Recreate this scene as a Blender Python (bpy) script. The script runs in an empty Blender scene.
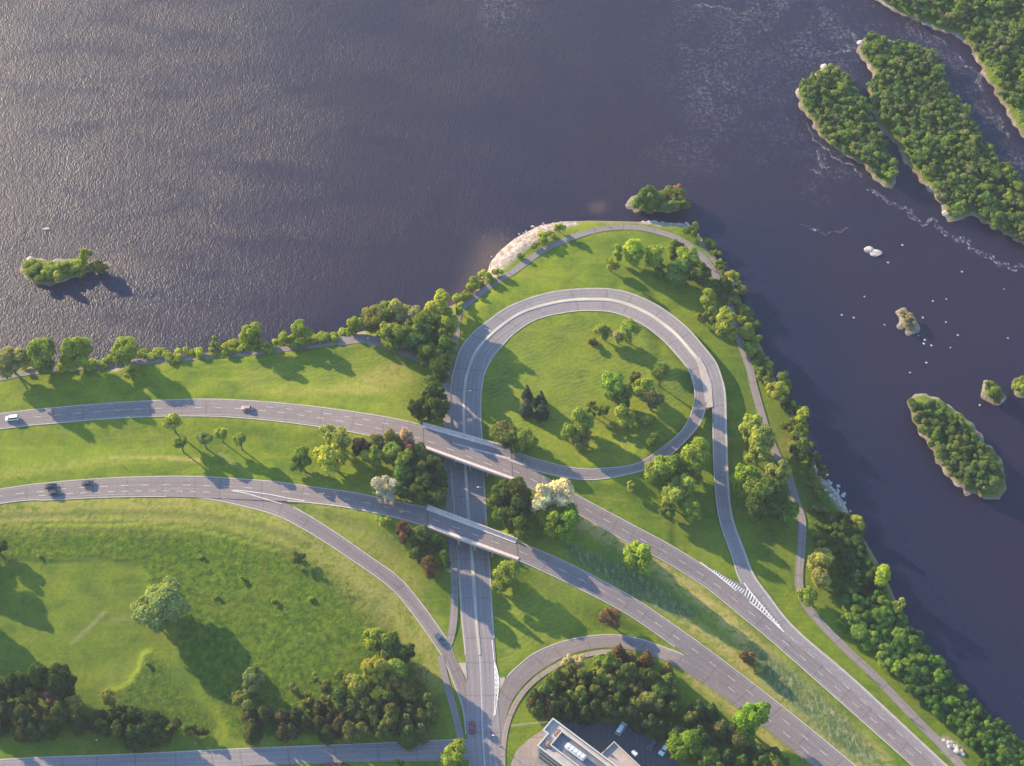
import bpy, bmesh, math, random
import numpy as np
from mathutils import Vector

random.seed(11)
rng = np.random.default_rng(11)
C = bpy.context.scene.collection
scene = bpy.context.scene

# ------------------------------------------------------------------ camera, light, exposure
F, TILT, H = 1500.0, math.radians(36.0), 485.0
cam_d = bpy.data.cameras.new('camera')
cam = bpy.data.objects.new('camera', cam_d); C.objects.link(cam)
cam.location = (0, 0, H); cam.rotation_euler = (TILT, 0, 0)
cam_d.sensor_fit = 'HORIZONTAL'; cam_d.sensor_width = 36.0; cam_d.lens = 36.0 * F / 1024.0
cam_d.clip_start = 1.0; cam_d.clip_end = 20000.0
scene.camera = cam

SUN_EL = math.radians(17.0)
SHADOW = math.radians(-40.0)                     # direction in which shadows fall on the ground
sdir = Vector((-math.cos(SHADOW) * math.cos(SUN_EL), -math.sin(SHADOW) * math.cos(SUN_EL), math.sin(SUN_EL)))
w = bpy.data.worlds.new('World'); scene.world = w; w.use_nodes = True
nt = w.node_tree; nt.nodes.clear()
sky = nt.nodes.new('ShaderNodeTexSky'); sky.sky_type = 'NISHITA'; sky.sun_disc = False
sky.sun_elevation = SUN_EL; sky.sun_rotation = math.atan2(sdir.x, sdir.y)
sky.air_density = 1.3; sky.dust_density = 0.2; sky.ozone_density = 4.0
bg = nt.nodes.new('ShaderNodeBackground'); bg.inputs['Strength'].default_value = 0.15
out = nt.nodes.new('ShaderNodeOutputWorld')
nt.links.new(sky.outputs[0], bg.inputs[0]); nt.links.new(bg.outputs[0], out.inputs[0])
sun_d = bpy.data.lights.new('sun', 'SUN'); sun_d.energy = 5.0; sun_d.angle = math.radians(0.5); sun_d.color = (1.0, 0.80, 0.48)
sun = bpy.data.objects.new('sun', sun_d); C.objects.link(sun)
sun.rotation_euler = sdir.to_track_quat('Z', 'Y').to_euler()
scene.view_settings.view_transform = 'Standard'; scene.view_settings.look = 'None'
scene.view_settings.gamma = 1.0; scene.view_settings.use_curve_mapping = False
scene.view_settings.exposure = 1.62
scene.render.engine = 'CYCLES'
scene.cycles.max_bounces = 4; scene.cycles.transparent_max_bounces = 6

# ------------------------------------------------------------------ helpers
WL = -1.5                                        # water level
ct, st = math.cos(TILT), math.sin(TILT)

def P(px, py, z=0.0):
    """ground point of the place seen at this spot of the photograph, at height z"""
    u, v = px - 512.0, py - 383.0
    d = (u, -v * ct + F * st, -v * st * 1.0 - F * ct)
    k = (z - H) / d[2]
    return Vector((d[0] * k, d[1] * k, z))

def tag(o, label=None, cat=None, group=None, kind=None):
    if label: o['label'] = label
    if cat: o['category'] = cat
    if group: o['group'] = group
    if kind: o['kind'] = kind
    return o

def mesh_np(name, v, faces, mat=None, smooth=False):
    """faces: (n,k) int array"""
    v = np.asarray(v, dtype=np.float32).reshape(-1, 3); f = np.asarray(faces, dtype=np.int32)
    me = bpy.data.meshes.new(name)
    n, k = f.shape
    me.vertices.add(len(v)); me.vertices.foreach_set('co', v.ravel())
    me.loops.add(n * k); me.loops.foreach_set('vertex_index', f.ravel())
    me.polygons.add(n); me.polygons.foreach_set('loop_start', np.arange(0, n * k, k, dtype=np.int32))
    me.polygons.foreach_set('loop_total', np.full(n, k, dtype=np.int32))
    me.polygons.foreach_set('use_smooth', np.full(n, bool(smooth)))
    me.update(calc_edges=True); me.validate()
    if mat: me.materials.append(mat)
    return me

def link(name, me, parent=None, loc=None):
    o = bpy.data.objects.new(name, me); C.objects.link(o)
    if parent: o.parent = parent
    if loc is not None: o.location = loc
    return o

def empty(name, loc=(0, 0, 0), rz=0.0):
    o = bpy.data.objects.new(name, None); C.objects.link(o)
    o.location = loc; o.rotation_euler = (0, 0, rz); o.empty_display_size = 1.0
    return o

class MB:
    """collects simple solids, builds them as one mesh"""
    def __init__(s): s.bm = bmesh.new()
    def box(s, c, size, rz=0.0, bevel=0.0, taper=1.0):
        x, y, z = size[0] / 2, size[1] / 2, size[2] / 2
        cs, sn = math.cos(rz), math.sin(rz); vs = []
        for dz in (-1, 1):
            t = taper if dz > 0 else 1.0
            for dx, dy in ((-1, -1), (1, -1), (1, 1), (-1, 1)):
                a, b = dx * x * t, dy * y * t
                vs.append(s.bm.verts.new((c[0] + a * cs - b * sn, c[1] + a * sn + b * cs, c[2] + dz * z)))
        fs = [s.bm.faces.new([vs[i] for i in q]) for q in ((3, 2, 1, 0), (4, 5, 6, 7), (0, 1, 5, 4), (1, 2, 6, 5), (2, 3, 7, 6), (3, 0, 4, 7))]
        if bevel > 0:
            es = {e for f in fs for e in f.edges}
            bmesh.ops.bevel(s.bm, geom=list(es), offset=bevel, segments=2, affect='EDGES')
        return s
    def prism(s, poly, z0, z1):
        lo = [s.bm.verts.new((p[0], p[1], z0 if len(p) < 3 else p[2] + z0)) for p in poly]
        hi = [s.bm.verts.new((p[0], p[1], z1 if len(p) < 3 else p[2] + z1)) for p in poly]
        n = len(poly)
        s.bm.faces.new(hi); s.bm.faces.new(lo[::-1])
        for i in range(n): s.bm.faces.new((lo[i], lo[(i + 1) % n], hi[(i + 1) % n], hi[i]))
        bmesh.ops.recalc_face_normals(s.bm, faces=s.bm.faces[:]); return s
    def tube(s, a, b, r0, r1=None, n=8, cap=True):
        a, b = Vector(a), Vector(b); r1 = r0 if r1 is None else r1
        q = (b - a).to_track_quat('Z', 'Y'); ra, rb = [], []
        for i in range(n):
            t = 2 * math.pi * i / n; d = q @ Vector((math.cos(t), math.sin(t), 0))
            ra.append(s.bm.verts.new(a + d * r0)); rb.append(s.bm.verts.new(b + d * r1))
        for i in range(n): s.bm.faces.new((ra[i], ra[(i + 1) % n], rb[(i + 1) % n], rb[i]))
        if cap: s.bm.faces.new(ra[::-1]); s.bm.faces.new(rb)
        return s
    def build(s, name, mat, parent=None, smooth=False, loc=None):
        me = bpy.data.meshes.new(name); s.bm.to_mesh(me); s.bm.free()
        if mat: me.materials.append(mat)
        if smooth: me.polygons.foreach_set('use_smooth', np.ones(len(me.polygons), dtype=bool))
        return link(name, me, parent, loc)

def catmull(pts, step=2.0, sub=None):
    """pts (n,k) -> resampled (m,k); distances measured on the first three columns"""
    p = np.asarray(pts, float); res = []; par = []
    for i in range(len(p) - 1):
        p0 = p[i - 1] if i > 0 else 2 * p[0] - p[1]
        p1, p2 = p[i], p[i + 1]
        p3 = p[i + 2] if i + 2 < len(p) else 2 * p[-1] - p[-2]
        n = max(2, int(np.linalg.norm(p2[:3] - p1[:3]) / step))
        for j in range(n):
            t = j / n
            res.append(0.5 * (2 * p1 + (p2 - p0) * t + (2 * p0 - 5 * p1 + 4 * p2 - p3) * t * t + (3 * p1 - p0 - 3 * p2 + p3) * t ** 3))
            par.append(i + t)
    res.append(p[-1]); par.append(len(p) - 1)
    return np.array(res), np.array(par)

def inside(poly, X, Y):
    poly = np.asarray(poly)[:, :2]; r = np.zeros(X.shape, bool); n = len(poly)
    for i in range(n):
        x0, y0 = poly[i]; x1, y1 = poly[(i + 1) % n]
        if y0 == y1: continue
        c = ((y0 > Y) != (y1 > Y)) & (X < (x1 - x0) * (Y - y0) / (y1 - y0) + x0)
        r ^= c
    return r

def segdist(poly, X, Y, closed=True):
    poly = np.asarray(poly)[:, :2]; n = len(poly); best = np.full(X.shape, 1e9)
    for i in range(n if closed else n - 1):
        a, b = poly[i], poly[(i + 1) % n]; d = b - a; L = d @ d + 1e-9
        t = np.clip(((X - a[0]) * d[0] + (Y - a[1]) * d[1]) / L, 0, 1)
        best = np.minimum(best, (X - a[0] - t * d[0]) ** 2 + (Y - a[1] - t * d[1]) ** 2)
    return np.sqrt(best)

def ppoly(pix, z=0.0): return np.array([P(x, y, z)[:] for x, y in pix])
def pline(pix, z=0.0, step=2.0): return catmull(ppoly(pix, z), step)[0]

# ------------------------------------------------------------------ material helpers
def new_mat(name):
    m = bpy.data.materials.new(name); m.use_nodes = True; t = m.node_tree
    b = t.nodes['Principled BSDF']; return m, t, b
def N(t, kind, **kw):
    n = t.nodes.new(kind)
    for k, v in kw.items():
        if k in n.inputs.keys() if hasattr(n.inputs, 'keys') else False: n.inputs[k].default_value = v
        else: setattr(n, k, v)
    return n
def coord(t, scale=(1, 1, 1), src='Object', rot=(0, 0, 0)):
    tc = t.nodes.new('ShaderNodeTexCoord'); mp = t.nodes.new('ShaderNodeMapping')
    mp.inputs['Scale'].default_value = scale; mp.inputs['Rotation'].default_value = rot
    t.links.new(tc.outputs[src], mp.inputs[0]); return mp.outputs[0]
def noise(t, vec, scale, detail=4, rough=0.55, dist=0.0):
    n = t.nodes.new('ShaderNodeTexNoise'); n.inputs['Scale'].default_value = scale
    n.inputs['Detail'].default_value = detail; n.inputs['Roughness'].default_value = rough; n.inputs['Distortion'].default_value = dist
    t.links.new(vec, n.inputs['Vector']); return n.outputs['Fac']
def ramp(t, fac, stops):
    r = t.nodes.new('ShaderNodeValToRGB'); e = r.color_ramp.elements
    while len(e) < len(stops): e.new(0.5)
    for i, (p, c) in enumerate(stops):
        e[i].position = p; e[i].color = (*c, 1) if len(c) == 3 else c
    t.links.new(fac, r.inputs[0]); return r.outputs[0]
def sock(t, s, v):
    if hasattr(v, 'node'): t.links.new(v, s)
    elif isinstance(v, (tuple, list)): s.default_value = (*v, 1) if len(v) == 3 else v
    else: s.default_value = v
def mix(t, fac, a, b, mode='MIX'):
    n = t.nodes.new('ShaderNodeMix'); n.data_type = 'RGBA'; n.blend_type = mode; n.clamp_factor = True
    sock(t, n.inputs[0], fac); sock(t, n.inputs[6], a); sock(t, n.inputs[7], b); return n.outputs[2]
def mth(t, op, a, b=0.0, clamp=False):
    n = t.nodes.new('ShaderNodeMath'); n.operation = op; n.use_clamp = clamp
    sock(t, n.inputs[0], a); sock(t, n.inputs[1], b); return n.outputs[0]
def attr(t, name):
    n = t.nodes.new('ShaderNodeAttribute'); n.attribute_name = name; return n
def sep(t, c):
    n = t.nodes.new('ShaderNodeSeparateColor'); t.links.new(c, n.inputs[0]); return n.outputs
def bump(t, b, h, strength=0.5, dist=0.3):
    n = t.nodes.new('ShaderNodeBump'); n.inputs['Strength'].default_value = strength; n.inputs['Distance'].default_value = dist
    t.links.new(h, n.inputs['Height']); t.links.new(n.outputs[0], b.inputs['Normal']); return n

def plain(name, col, rough=0.6, var=0.12, scale=1.5, metal=0.0, coat=0.0):
    m, t, b = new_mat(name)
    f = noise(t, coord(t), scale, 4)
    c = ramp(t, f, [(0.3, tuple(x * (1 - var) for x in col)), (0.7, tuple(min(1, x * (1 + var)) for x in col))])
    t.links.new(c, b.inputs['Base Color']); b.inputs['Roughness'].default_value = rough
    b.inputs['Metallic'].default_value = metal
    if coat: b.inputs['Coat Weight'].default_value = coat
    return m

M = {}
M['concrete'] = plain('concrete', (0.42, 0.38, 0.36), 0.85, 0.18, 0.6)
M['kerb'] = plain('kerb_concrete', (0.36, 0.31, 0.285), 0.8, 0.15, 0.5)
M['median'] = plain('median_concrete', (0.33, 0.29, 0.27), 0.8, 0.2, 0.25)
M['median_top'] = plain('median_top', (0.46, 0.39, 0.31), 0.8, 0.35, 0.06)
M['parapet'] = plain('parapet_concrete', (0.58, 0.46, 0.41), 0.8, 0.15, 0.7)
M['paint'] = plain('road_paint', (0.38, 0.35, 0.36), 0.6, 0.25, 0.8)
M['paint_fresh'] = plain('fresh_road_paint', (0.60, 0.58, 0.57), 0.6, 0.2, 0.8)
M['paint_worn'] = plain('worn_road_paint', (0.24, 0.215, 0.21), 0.7, 0.25, 0.6)
M['roof'] = plain('roof_gravel', (0.42, 0.36, 0.34), 0.9, 0.15, 0.5)
M['roof_dark'] = plain('roof_membrane', (0.14, 0.14, 0.17), 0.8, 0.2, 0.5)
M['roof_tan'] = plain('roof_tan', (0.36, 0.29, 0.26), 0.9, 0.2, 0.2)
M['white'] = plain('white_metal', (0.78, 0.78, 0.76), 0.4, 0.05, 1)
M['unit'] = plain('pale_unit', (0.56, 0.56, 0.55), 0.5, 0.1, 1)
M['wall_white'] = plain('pale_cladding', (0.44, 0.41, 0.39), 0.7, 0.08, 1)
M['glass'] = plain('dark_glass', (0.03, 0.035, 0.04), 0.15, 0.2, 1)
M['steel'] = plain('galvanised_steel', (0.5, 0.5, 0.5), 0.4, 0.1, 2, metal=0.6)
M['brown'] = plain('brown_vent', (0.16, 0.10, 0.08), 0.8, 0.2, 1)
M['bark'] = plain('bark', (0.10, 0.075, 0.055), 0.95, 0.3, 3)
M['tyre'] = plain('tyre_rubber', (0.02, 0.02, 0.02), 0.9, 0.2, 3)
M['skin'] = plain('skin', (0.45, 0.28, 0.2), 0.6, 0.05, 3)
M['rock'] = plain('pale_rock', (0.38, 0.33, 0.30), 0.9, 0.35, 0.8)
M['tar'] = plain('tar_seal', (0.07, 0.065, 0.07), 0.8, 0.2, 1)
for nm, c in (('car_white', (0.75, 0.76, 0.77)), ('car_black', (0.015, 0.016, 0.02)), ('car_red', (0.14, 0.02, 0.03)), ('car_pink', (0.42, 0.25, 0.24)),
              ('car_blue', (0.03, 0.09, 0.14)), ('car_dark', (0.04, 0.045, 0.06)), ('car_navy', (0.02, 0.03, 0.05))):
    M[nm] = plain(nm, c, 0.3, 0.03, 1, coat=0.6)
M['lamp_red'] = plain('tail_lamp', (0.4, 0.02, 0.02), 0.3, 0.1)
M['lamp_clear'] = plain('head_lamp', (0.8, 0.8, 0.75), 0.2, 0.1)
M['cloth_dark'] = plain('dark_cloth', (0.03, 0.04, 0.07), 0.9, 0.1)
M['cloth_blue'] = plain('blue_cloth', (0.04, 0.09, 0.2), 0.9, 0.1)

def asphalt(name, base, warm, track=True):
    m, t, b = new_mat(name)
    uv = t.nodes.new('ShaderNodeUVMap'); uv.uv_map = 'UVMap'
    sx = t.nodes.new('ShaderNodeSeparateXYZ'); t.links.new(uv.outputs[0], sx.inputs[0])
    mp = t.nodes.new('ShaderNodeMapping'); mp.inputs['Scale'].default_value = (1.0, 0.035, 1); t.links.new(uv.outputs[0], mp.inputs[0])
    streak = noise(t, mp.outputs[0], 1.3, 3)
    big = noise(t, coord(t), 0.05, 4)
    fine = noise(t, coord(t), 1.6, 5, 0.7)
    c = ramp(t, streak, [(0.3, tuple(x * 0.82 for x in base)), (0.7, tuple(x * 1.15 for x in base))])
    c = mix(t, ramp(t, big, [(0.4, (0, 0, 0)), (0.7, (0.6, 0.6, 0.6))]), c, warm)
    c = mix(t, 0.35, c, ramp(t, fine, [(0.3, (0.06, 0.06, 0.06)), (0.7, (0.75, 0.75, 0.75))]), 'OVERLAY')
    tr_ = t.nodes.new('ShaderNodeTexWave'); tr_.inputs['Scale'].default_value = 0.17; tr_.inputs['Distortion'].default_value = 0.6; tr_.inputs['Detail'].default_value = 1
    mp2 = t.nodes.new('ShaderNodeMapping'); mp2.inputs['Scale'].default_value = (1.0, 0.01, 1); t.links.new(uv.outputs[0], mp2.inputs[0]); t.links.new(mp2.outputs[0], tr_.inputs['Vector'])
    c = mix(t, mth(t, 'MULTIPLY', tr_.outputs['Fac'], 0.30), c, tuple(x * 0.62 for x in base))
    pt = ramp(t, noise(t, coord(t), 0.11, 2, 0.4), [(0.62, (0, 0, 0)), (0.64, (0.3, 0.3, 0.3))])
    c = mix(t, pt, c, tuple(x * 0.7 for x in base))
    # transverse seams: narrow dark lines every so often
    vr = t.nodes.new('ShaderNodeTexVoronoi'); vr.voronoi_dimensions = '1D'; vr.feature = 'DISTANCE_TO_EDGE'; vr.inputs['Scale'].default_value = 0.075
    t.links.new(sx.outputs[1], vr.inputs['W'])
    seam = ramp(t, vr.outputs['Distance'], [(0.012, (1, 1, 1)), (0.03, (0, 0, 0))])
    c = mix(t, mth(t, 'MULTIPLY', seam, 0.35), c, (0.06, 0.055, 0.06))
    t.links.new(c, b.inputs['Base Color']); b.inputs['Roughness'].default_value = 0.85
    bump(t, b, fine, 0.2, 0.05)
    return m
M['asphalt'] = asphalt('asphalt_parkway', (0.190, 0.150, 0.153), (0.225, 0.178, 0.172))
M['asphalt_u'] = asphalt('asphalt_grey', (0.225, 0.192, 0.202), (0.265, 0.22, 0.218))
M['asphalt_path'] = asphalt('asphalt_path', (0.22, 0.18, 0.175), (0.26, 0.21, 0.195))
M['asphalt_lot'] = asphalt('asphalt_dark', (0.065, 0.068, 0.085), (0.08, 0.08, 0.095))
M['paving'] = asphalt('pink_paving', (0.27, 0.21, 0.195), (0.31, 0.24, 0.22))
M['gore'] = plain('gore_concrete', (0.36, 0.29, 0.26), 0.85, 0.15, 0.4)

# leaves: colour comes from the tree, each clump a little different
def leaf_mat():
    m, t, b = new_mat('foliage'); t.nodes.remove(b)
    oi = t.nodes.new('ShaderNodeObjectInfo')
    a = attr(t, 'tint')
    f = noise(t, coord(t, src='Object'), 0.8, 3)
    c = mix(t, 1.0, oi.outputs['Color'], a.outputs['Color'], 'MULTIPLY')
    c = mix(t, 0.5, c, ramp(t, f, [(0.3, (0.25, 0.27, 0.3)), (0.7, (0.72, 0.70, 0.5))]), 'OVERLAY')
    d = t.nodes.new('ShaderNodeBsdfDiffuse'); tr = t.nodes.new('ShaderNodeBsdfTranslucent')
    t.links.new(c, d.inputs[0]); t.links.new(mix(t, 1.0, c, (1.15, 1.2, 0.5), 'MULTIPLY'), tr.inputs[0])
    mx = t.nodes.new('ShaderNodeMixShader'); mx.inputs[0].default_value = 0.46
    t.links.new(d.outputs[0], mx.inputs[1]); t.links.new(tr.outputs[0], mx.inputs[2])
    t.links.new(mx.outputs[0], t.nodes['Material Output'].inputs[0])
    return m
M['leaf'] = leaf_mat()

# ------------------------------------------------------------------ road centre data: (x_left, y_left, x_right, y_right, height)
R = {}
R['highway_west'] = [(-200,440,-200,457,.4),(0,413.5,0,429,.6),(50,408,50,423.5,.8),(125,402,125,417.5,1.1),(200,399,200,416,1.6),(256,401,256,419,2.4),(310,406,308,425,3.5),(356,412,352,432,4.7),(392,418,388,440,5.6),(423,425,424,448,6.2)]
R['highway_west_b'] = [(511,460.5,513,480,6.2),(526,467,523,484,6.0),(574,493.5,568,508,5.2),(632,524.5,624,540,4.2),(672,546,664,561,3.3),(716,574,704,586,2.4),(752,603,740,615,2.0),(778.5,626,768,638,1.6),(827.5,669,817,681,1.2),(923,754,913,766,.8),(985,808,975,820,.6),(1180,978,1168,992,.5)]
R['highway_east'] = [(-200,520,-200,537,.4),(0,489,0,503.5,.6),(50,482.5,50,500,.8),(100,478.5,100,497.5,1.0),(150,476.5,150,496.5,1.4),(200,476.5,200,497.5,1.9),(256,480,256,500,2.6),(283,482.5,282,501,3.1),(306,486,304,502,3.5),(356,493,352,508,4.6),(406,503.5,402,519,5.8),(427,507.5,428,527,6.2)]
R['highway_east_b'] = [(516.5,541,518,560,6.2),(553,556,545,572,5.6),(589.5,574,578,588,4.9),(637,600,627,614,4.0),(687,634,675,647,3.0),(724.5,661.5,712,675,2.3),(768,695,754,708,1.6),(812,730,798,745,1.1),(855.5,766,841,781,.8),(920,820,905,835,.6),(1080,958,1064,974,.5)]
R['parkway'] = [(492,1120,536,1120,0),(469,766,503,766,0),(467,700,498,700,0),(465.5,655,495.5,655,0),(462,620,492.5,620,0),(459,574,490,574,0),(454.5,515,486,515,0),(452,480,484,480,0),(450.5,440,482,440,.1),(450,410,480.5,410,.2),(451,385,482,385,.3),(454,370,485,372,.5),(460,350,492,358,.8),(471,335,501,347,1.0),(489,320,515,332.5,1.3),(512,305,537,319,1.5),(550,292.5,567,312,1.8),(590,288.5,590,310.5,2.0),(622,291,614,312.5,2.2),(655,304,640,323,2.5),(684,325,662,339,2.8),(703,346,678,356,3.0),(716,363,689.5,371,3.1),(722.5,381,694,385,3.2)]
R['loop_ramp'] = [(709,382.9,694,385,3.25),(708,397,695,396.5,3.34),(705,410,692,411,3.4),(698,426,685,426,3.6),(685,441,674,438,3.9),(668,457,656,452,4.2),(650,467.5,641,461.5,4.5),(632,473,626,466,4.7),(607,478,604.5,468,5.0),(587,479.5,588,469,5.3),(562,476.5,566,466.5,5.6),(540,471.5,546,461.5,5.8),(524,467,530,457,6.0),(511,460.5,511,450,6.2)]
R['river_ramp'] = [(722.5,381,709,382.9,3.27),(725,395,711.5,396,3.26),(726,427,713,427,3.0),(726.7,450,713.5,450,2.9),(728,482,715,484,2.7),(732,517,719.5,519,2.4),(744.5,552,732,556,2.15),(753,574,740,580,2.0),(768,595,756,604,1.9),(795.5,629,779,632,1.62),(856,681.5,827,674,1.21),(947,766,922,759,.8),(1010,822,984,813,.6)]
R['exit_ramp'] = [(150,481,150,496,1.36),(200,484,200,497.5,1.85),(256,491,256,509,2.5),(293.5,507,287,520,2.9),(331,529.5,322,540,2.4),(363.5,552,353,560.5,1.8),(396,575,385,583,1.1),(416,596.5,404,602,.6),(446,638,434.5,644,.2),(456,659,446,664,.05),(465,680,455,686,0),(474,712,463,709,0),(478,742,466,734,0)]
R['entry_ramp'] = [(491,770,503,770,0),(494,735,503,743,0),(497,708,506.5,716,.0),(501,691,512.5,700,.1),(507,677,521,688,.3),(520,664,532,677,.6),(537,651.5,549,665,1.0),(569.5,639.5,575,652.5,1.5),(607,634.5,606,647.5,2.0),(637,638,632,650,2.4),(662,646.5,655,657,2.7),(684,655,676,666,3.0),(715,672,703,683,2.3),(757,705,744.5,712.5,1.6),(800.5,742,785.5,744.5,1.1),(844,778,829,780,.8),(908,832,890,838,.6)]
R['side_road'] = [(-230,776,-230,799,0),(0,759.5,0,780,0),(120,754.5,120,774,0),(222,749.5,224,768,0),(256,748,258,765,0),(356,744,358,762,0),(456,739.5,458,760,0),(472,738.5,472,759,0)]

def road_samples(key):
    a = []
    for xl, yl, xr, yr, z in R[key]:
        l, r = P(xl, yl, z), P(xr, yr, z); a.append([*l, *r])
    return catmull(a, 2.0)
R['merge_wedge'] = [(706,566.5,704,568,2.6),(716,570.5,713,574.5,2.45),(732,580,729,586,2.25),(748,587,742,596,2.05),(766,606,760,612,1.85),(783,627,779,629,1.62)]
RS = {k: road_samples(k) for k in R}
src = []
for k, (s, par) in RS.items():
    c = (s[:, :3] + s[:, 3:]) / 2; hw = np.linalg.norm(s[:, :3] - s[:, 3:], axis=1) / 2
    src.append((c, hw))

LAND = [(-400,420),(-120,385),(-40,374),(0,369),(60,364),(90,362),(112,364),(130,359),(160,357.5),(200,353),(250,349),(300,342),(345,336),(366,330),(395,322),(420,316),(450,306),(470,296),(482,284),(487,272),(490,262),(500,250),(515,238),(528,231),(540,225),(560,221.5),(590,220.5),(640,221.5),(683,223),(697,232),(706,243),(714,254),(724,270),(733,284),(741,300),(752,326),(764,352),(776,380),(788,400),(798,425),(810,450),(820,474),(834,488),(845,503),(852,520),(868,545),(884,572),(896,600),(906,625),(922,650),(945,682),(972,712),(998,738),(1024,760),(1100,840),(1300,1100),(1300,1500),(-1400,1500),(-1400,600)]
LANDW = ppoly(LAND, WL)

YARD = ppoly([(512,740),(545,722),(600,720),(625,722),(645,730),(665,742),(680,756),(690,775),(690,1000),(508,1000)], 0)
def zroad(X, Y):
    """smooth ground height between the roads"""
    num = np.zeros(X.shape); den = np.full(X.shape, 1 / 14.0 ** 2); cap = np.full(X.shape, 1e9)
    for c, hw in src:
        near = (X > c[:, 0].min() - 110) & (X < c[:, 0].max() + 110) & (Y > c[:, 1].min() - 110) & (Y < c[:, 1].max() + 110)
        xs, ys = X[near], Y[near]
        if xs.size == 0: continue
        best = np.full(xs.shape, 1e9); bz = np.zeros(xs.shape)
        for i in range(len(c)):
            dd = np.sqrt((xs - c[i, 0]) ** 2 + (ys - c[i, 1]) ** 2) - hw[i]
            up = dd < best; best[up] = dd[up]; bz[up] = c[i, 2]
        d = np.maximum(0, best - 0.9) + 0.3
        wt = 1 / d ** 2
        num[near] += wt * bz; den[near] += wt
        cn = cap[near]; k_ = best < 1.1; cn[k_] = np.minimum(cn[k_], bz[k_] - .07); cap[near] = cn
    return np.minimum(num / den, cap)

def ground(X, Y, land=None, top=0.0):
    X = np.atleast_1d(np.asarray(X, float)); Y = np.atleast_1d(np.asarray(Y, float))
    z = zroad(X, Y)
    d = segdist(LANDW, X, Y); ins = inside(LANDW, X, Y); d = np.where(ins, d, -d)
    prof = np.where(d > 0, WL + np.minimum(d * 0.45, .9 + np.maximum(0, d - 2) * (.05 + .25 * np.clip((60 - X) / 60, 0, 1))), WL + d * 0.25)
    yd = segdist(YARD, X, Y); yd[inside(YARD, X, Y)] = 0; z = z * np.clip(yd / 14, 0, 1) ** 1.3
    return np.maximum(np.minimum(z, prof), -5.0) - 0.09
def gz(x, y): return float(ground(x, y)[0])

# ------------------------------------------------------------------ ground sheet
def axis(lo, hi, step, far_lo, far_hi):
    a = list(np.arange(lo, hi + 0.01, step)); s = step
    while a[-1] < far_hi: s *= 1.35; a.append(a[-1] + s)
    s = step; b = [a[0]]
    while b[-1] > far_lo: s *= 1.35; b.append(b[-1] - s)
    return np.array(b[::-1][:-1] + a)
xs = axis(-320, 290, 1.25, -1600, 600); ys = axis(95, 450, 1.25, -900, 700)
X, Y = np.meshgrid(xs, ys); Xr, Yr = X.ravel(), Y.ravel()
Z = ground(Xr, Yr)
ny, nx = X.shape
idx = np.arange(nx * ny).reshape(ny, nx)
quads = np.stack([idx[:-1, :-1], idx[:-1, 1:], idx[1:, 1:], idx[1:, :-1]], -1).reshape(-1, 4)
# drop deep sea quads
keep = (Z[quads] > -4.6).any(1); quads = quads[keep]

def region(polys, blur=2):
    m = np.zeros(Xr.shape)
    for pix in polys: m[inside(ppoly(pix, 0.5), Xr, Yr)] = 1
    m = m.reshape(ny, nx)
    for _ in range(blur):
        m[1:-1, 1:-1] = (m[1:-1, 1:-1] * 2 + m[:-2, 1:-1] + m[2:, 1:-1] + m[1:-1, :-2] + m[1:-1, 2:]) / 6
    return m.ravel()
def band(pix, width, z=0.5):
    d = segdist(pline(pix, z, 4), Xr, Yr, closed=False); return np.clip(1.3 - d / width, 0, 1)

rough_g = region([[(-60,523),(60,521),(140,523),(220,530),(290,548),(340,578),(385,620),(425,675),(440,720),(420,735),(230,735),(225,715),(205,690),(180,665),(175,640),(190,615),(150,600),(148,575),(140,562),(100,556),(0,560),(-60,565)],
                  [(145,650),(160,660),(180,685),(205,710),(214,722),(208,735),(185,733),(150,715),(105,705),(105,690),(125,683),(138,668)],
                  [(835,470),(850,520),(870,560),(900,600),(830,600),(810,540),(810,480)]])
dry = np.maximum.reduce([region([[(385,600),(410,625),(432,655),(444,690),(436,690),(415,650),(385,618)],[(0,470),(60,462),(130,455),(130,462),(60,470),(0,480)],[(260,395),(380,398),(415,380),(400,360),(330,390)],
                         [(600,530),(660,565),(700,600),(690,600),(640,570),(590,540)]]) * .45,
                         band([(560,518),(620,546),(690,592),(750,645),(800,690),(880,762)], 4.5), band([(640,592),(700,634),(760,680),(820,730),(870,775)], 3.5) * .9 , band([(700,635),(740,662),(800,712),(860,768)], 2.2) * .9, band([(770,600),(860,700),(930,766)], 1.5) * .0,
                         band([(690,680),(730,710),(780,750)], 2.5) * .8, band([(260,515),(320,545),(380,600)], 1.6) * .6, band([(110,458),(170,459),(200,462)], 1.0), band([(-60,511),(60,509),(150,509),(220,512),(270,523),(320,548),(370,585),(410,625),(435,665)], 10) * .55, band([(320,516),(370,545),(410,585)], 7) * .4, band([(805,425),(795,440),(785,445)], 4)*.5])
teal = np.maximum(region([[(745,640),(790,668),(850,722),(890,770),(850,760),(800,715),(760,680)],[(560,545),(640,575),(700,615),(690,625),(630,600),(570,565)]], 3), 0)
mow = region([[(484,400),(490,370),(510,340),(545,322),(600,318),(650,332),(680,360),(686,400),(670,430),(640,450),(590,460),(540,455),(490,430)],[(500,600),(560,585),(600,610),(560,640),(505,668)],[(430,395),(400,400),(240,395),(240,370),(380,350),(425,370)]], 4)
wear = np.maximum.reduce([band([(104,611),(92,624),(72,642)], 1.0), band([(112,618),(140,617)], .8), region([[(120,655),(150,655),(140,680),(95,690),(95,675)]], 6) * .15, band([(800,600),(830,640)],0.1)*0,
                          band([(220,455),(240,470),(258,484)], .7) * .7])
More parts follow.
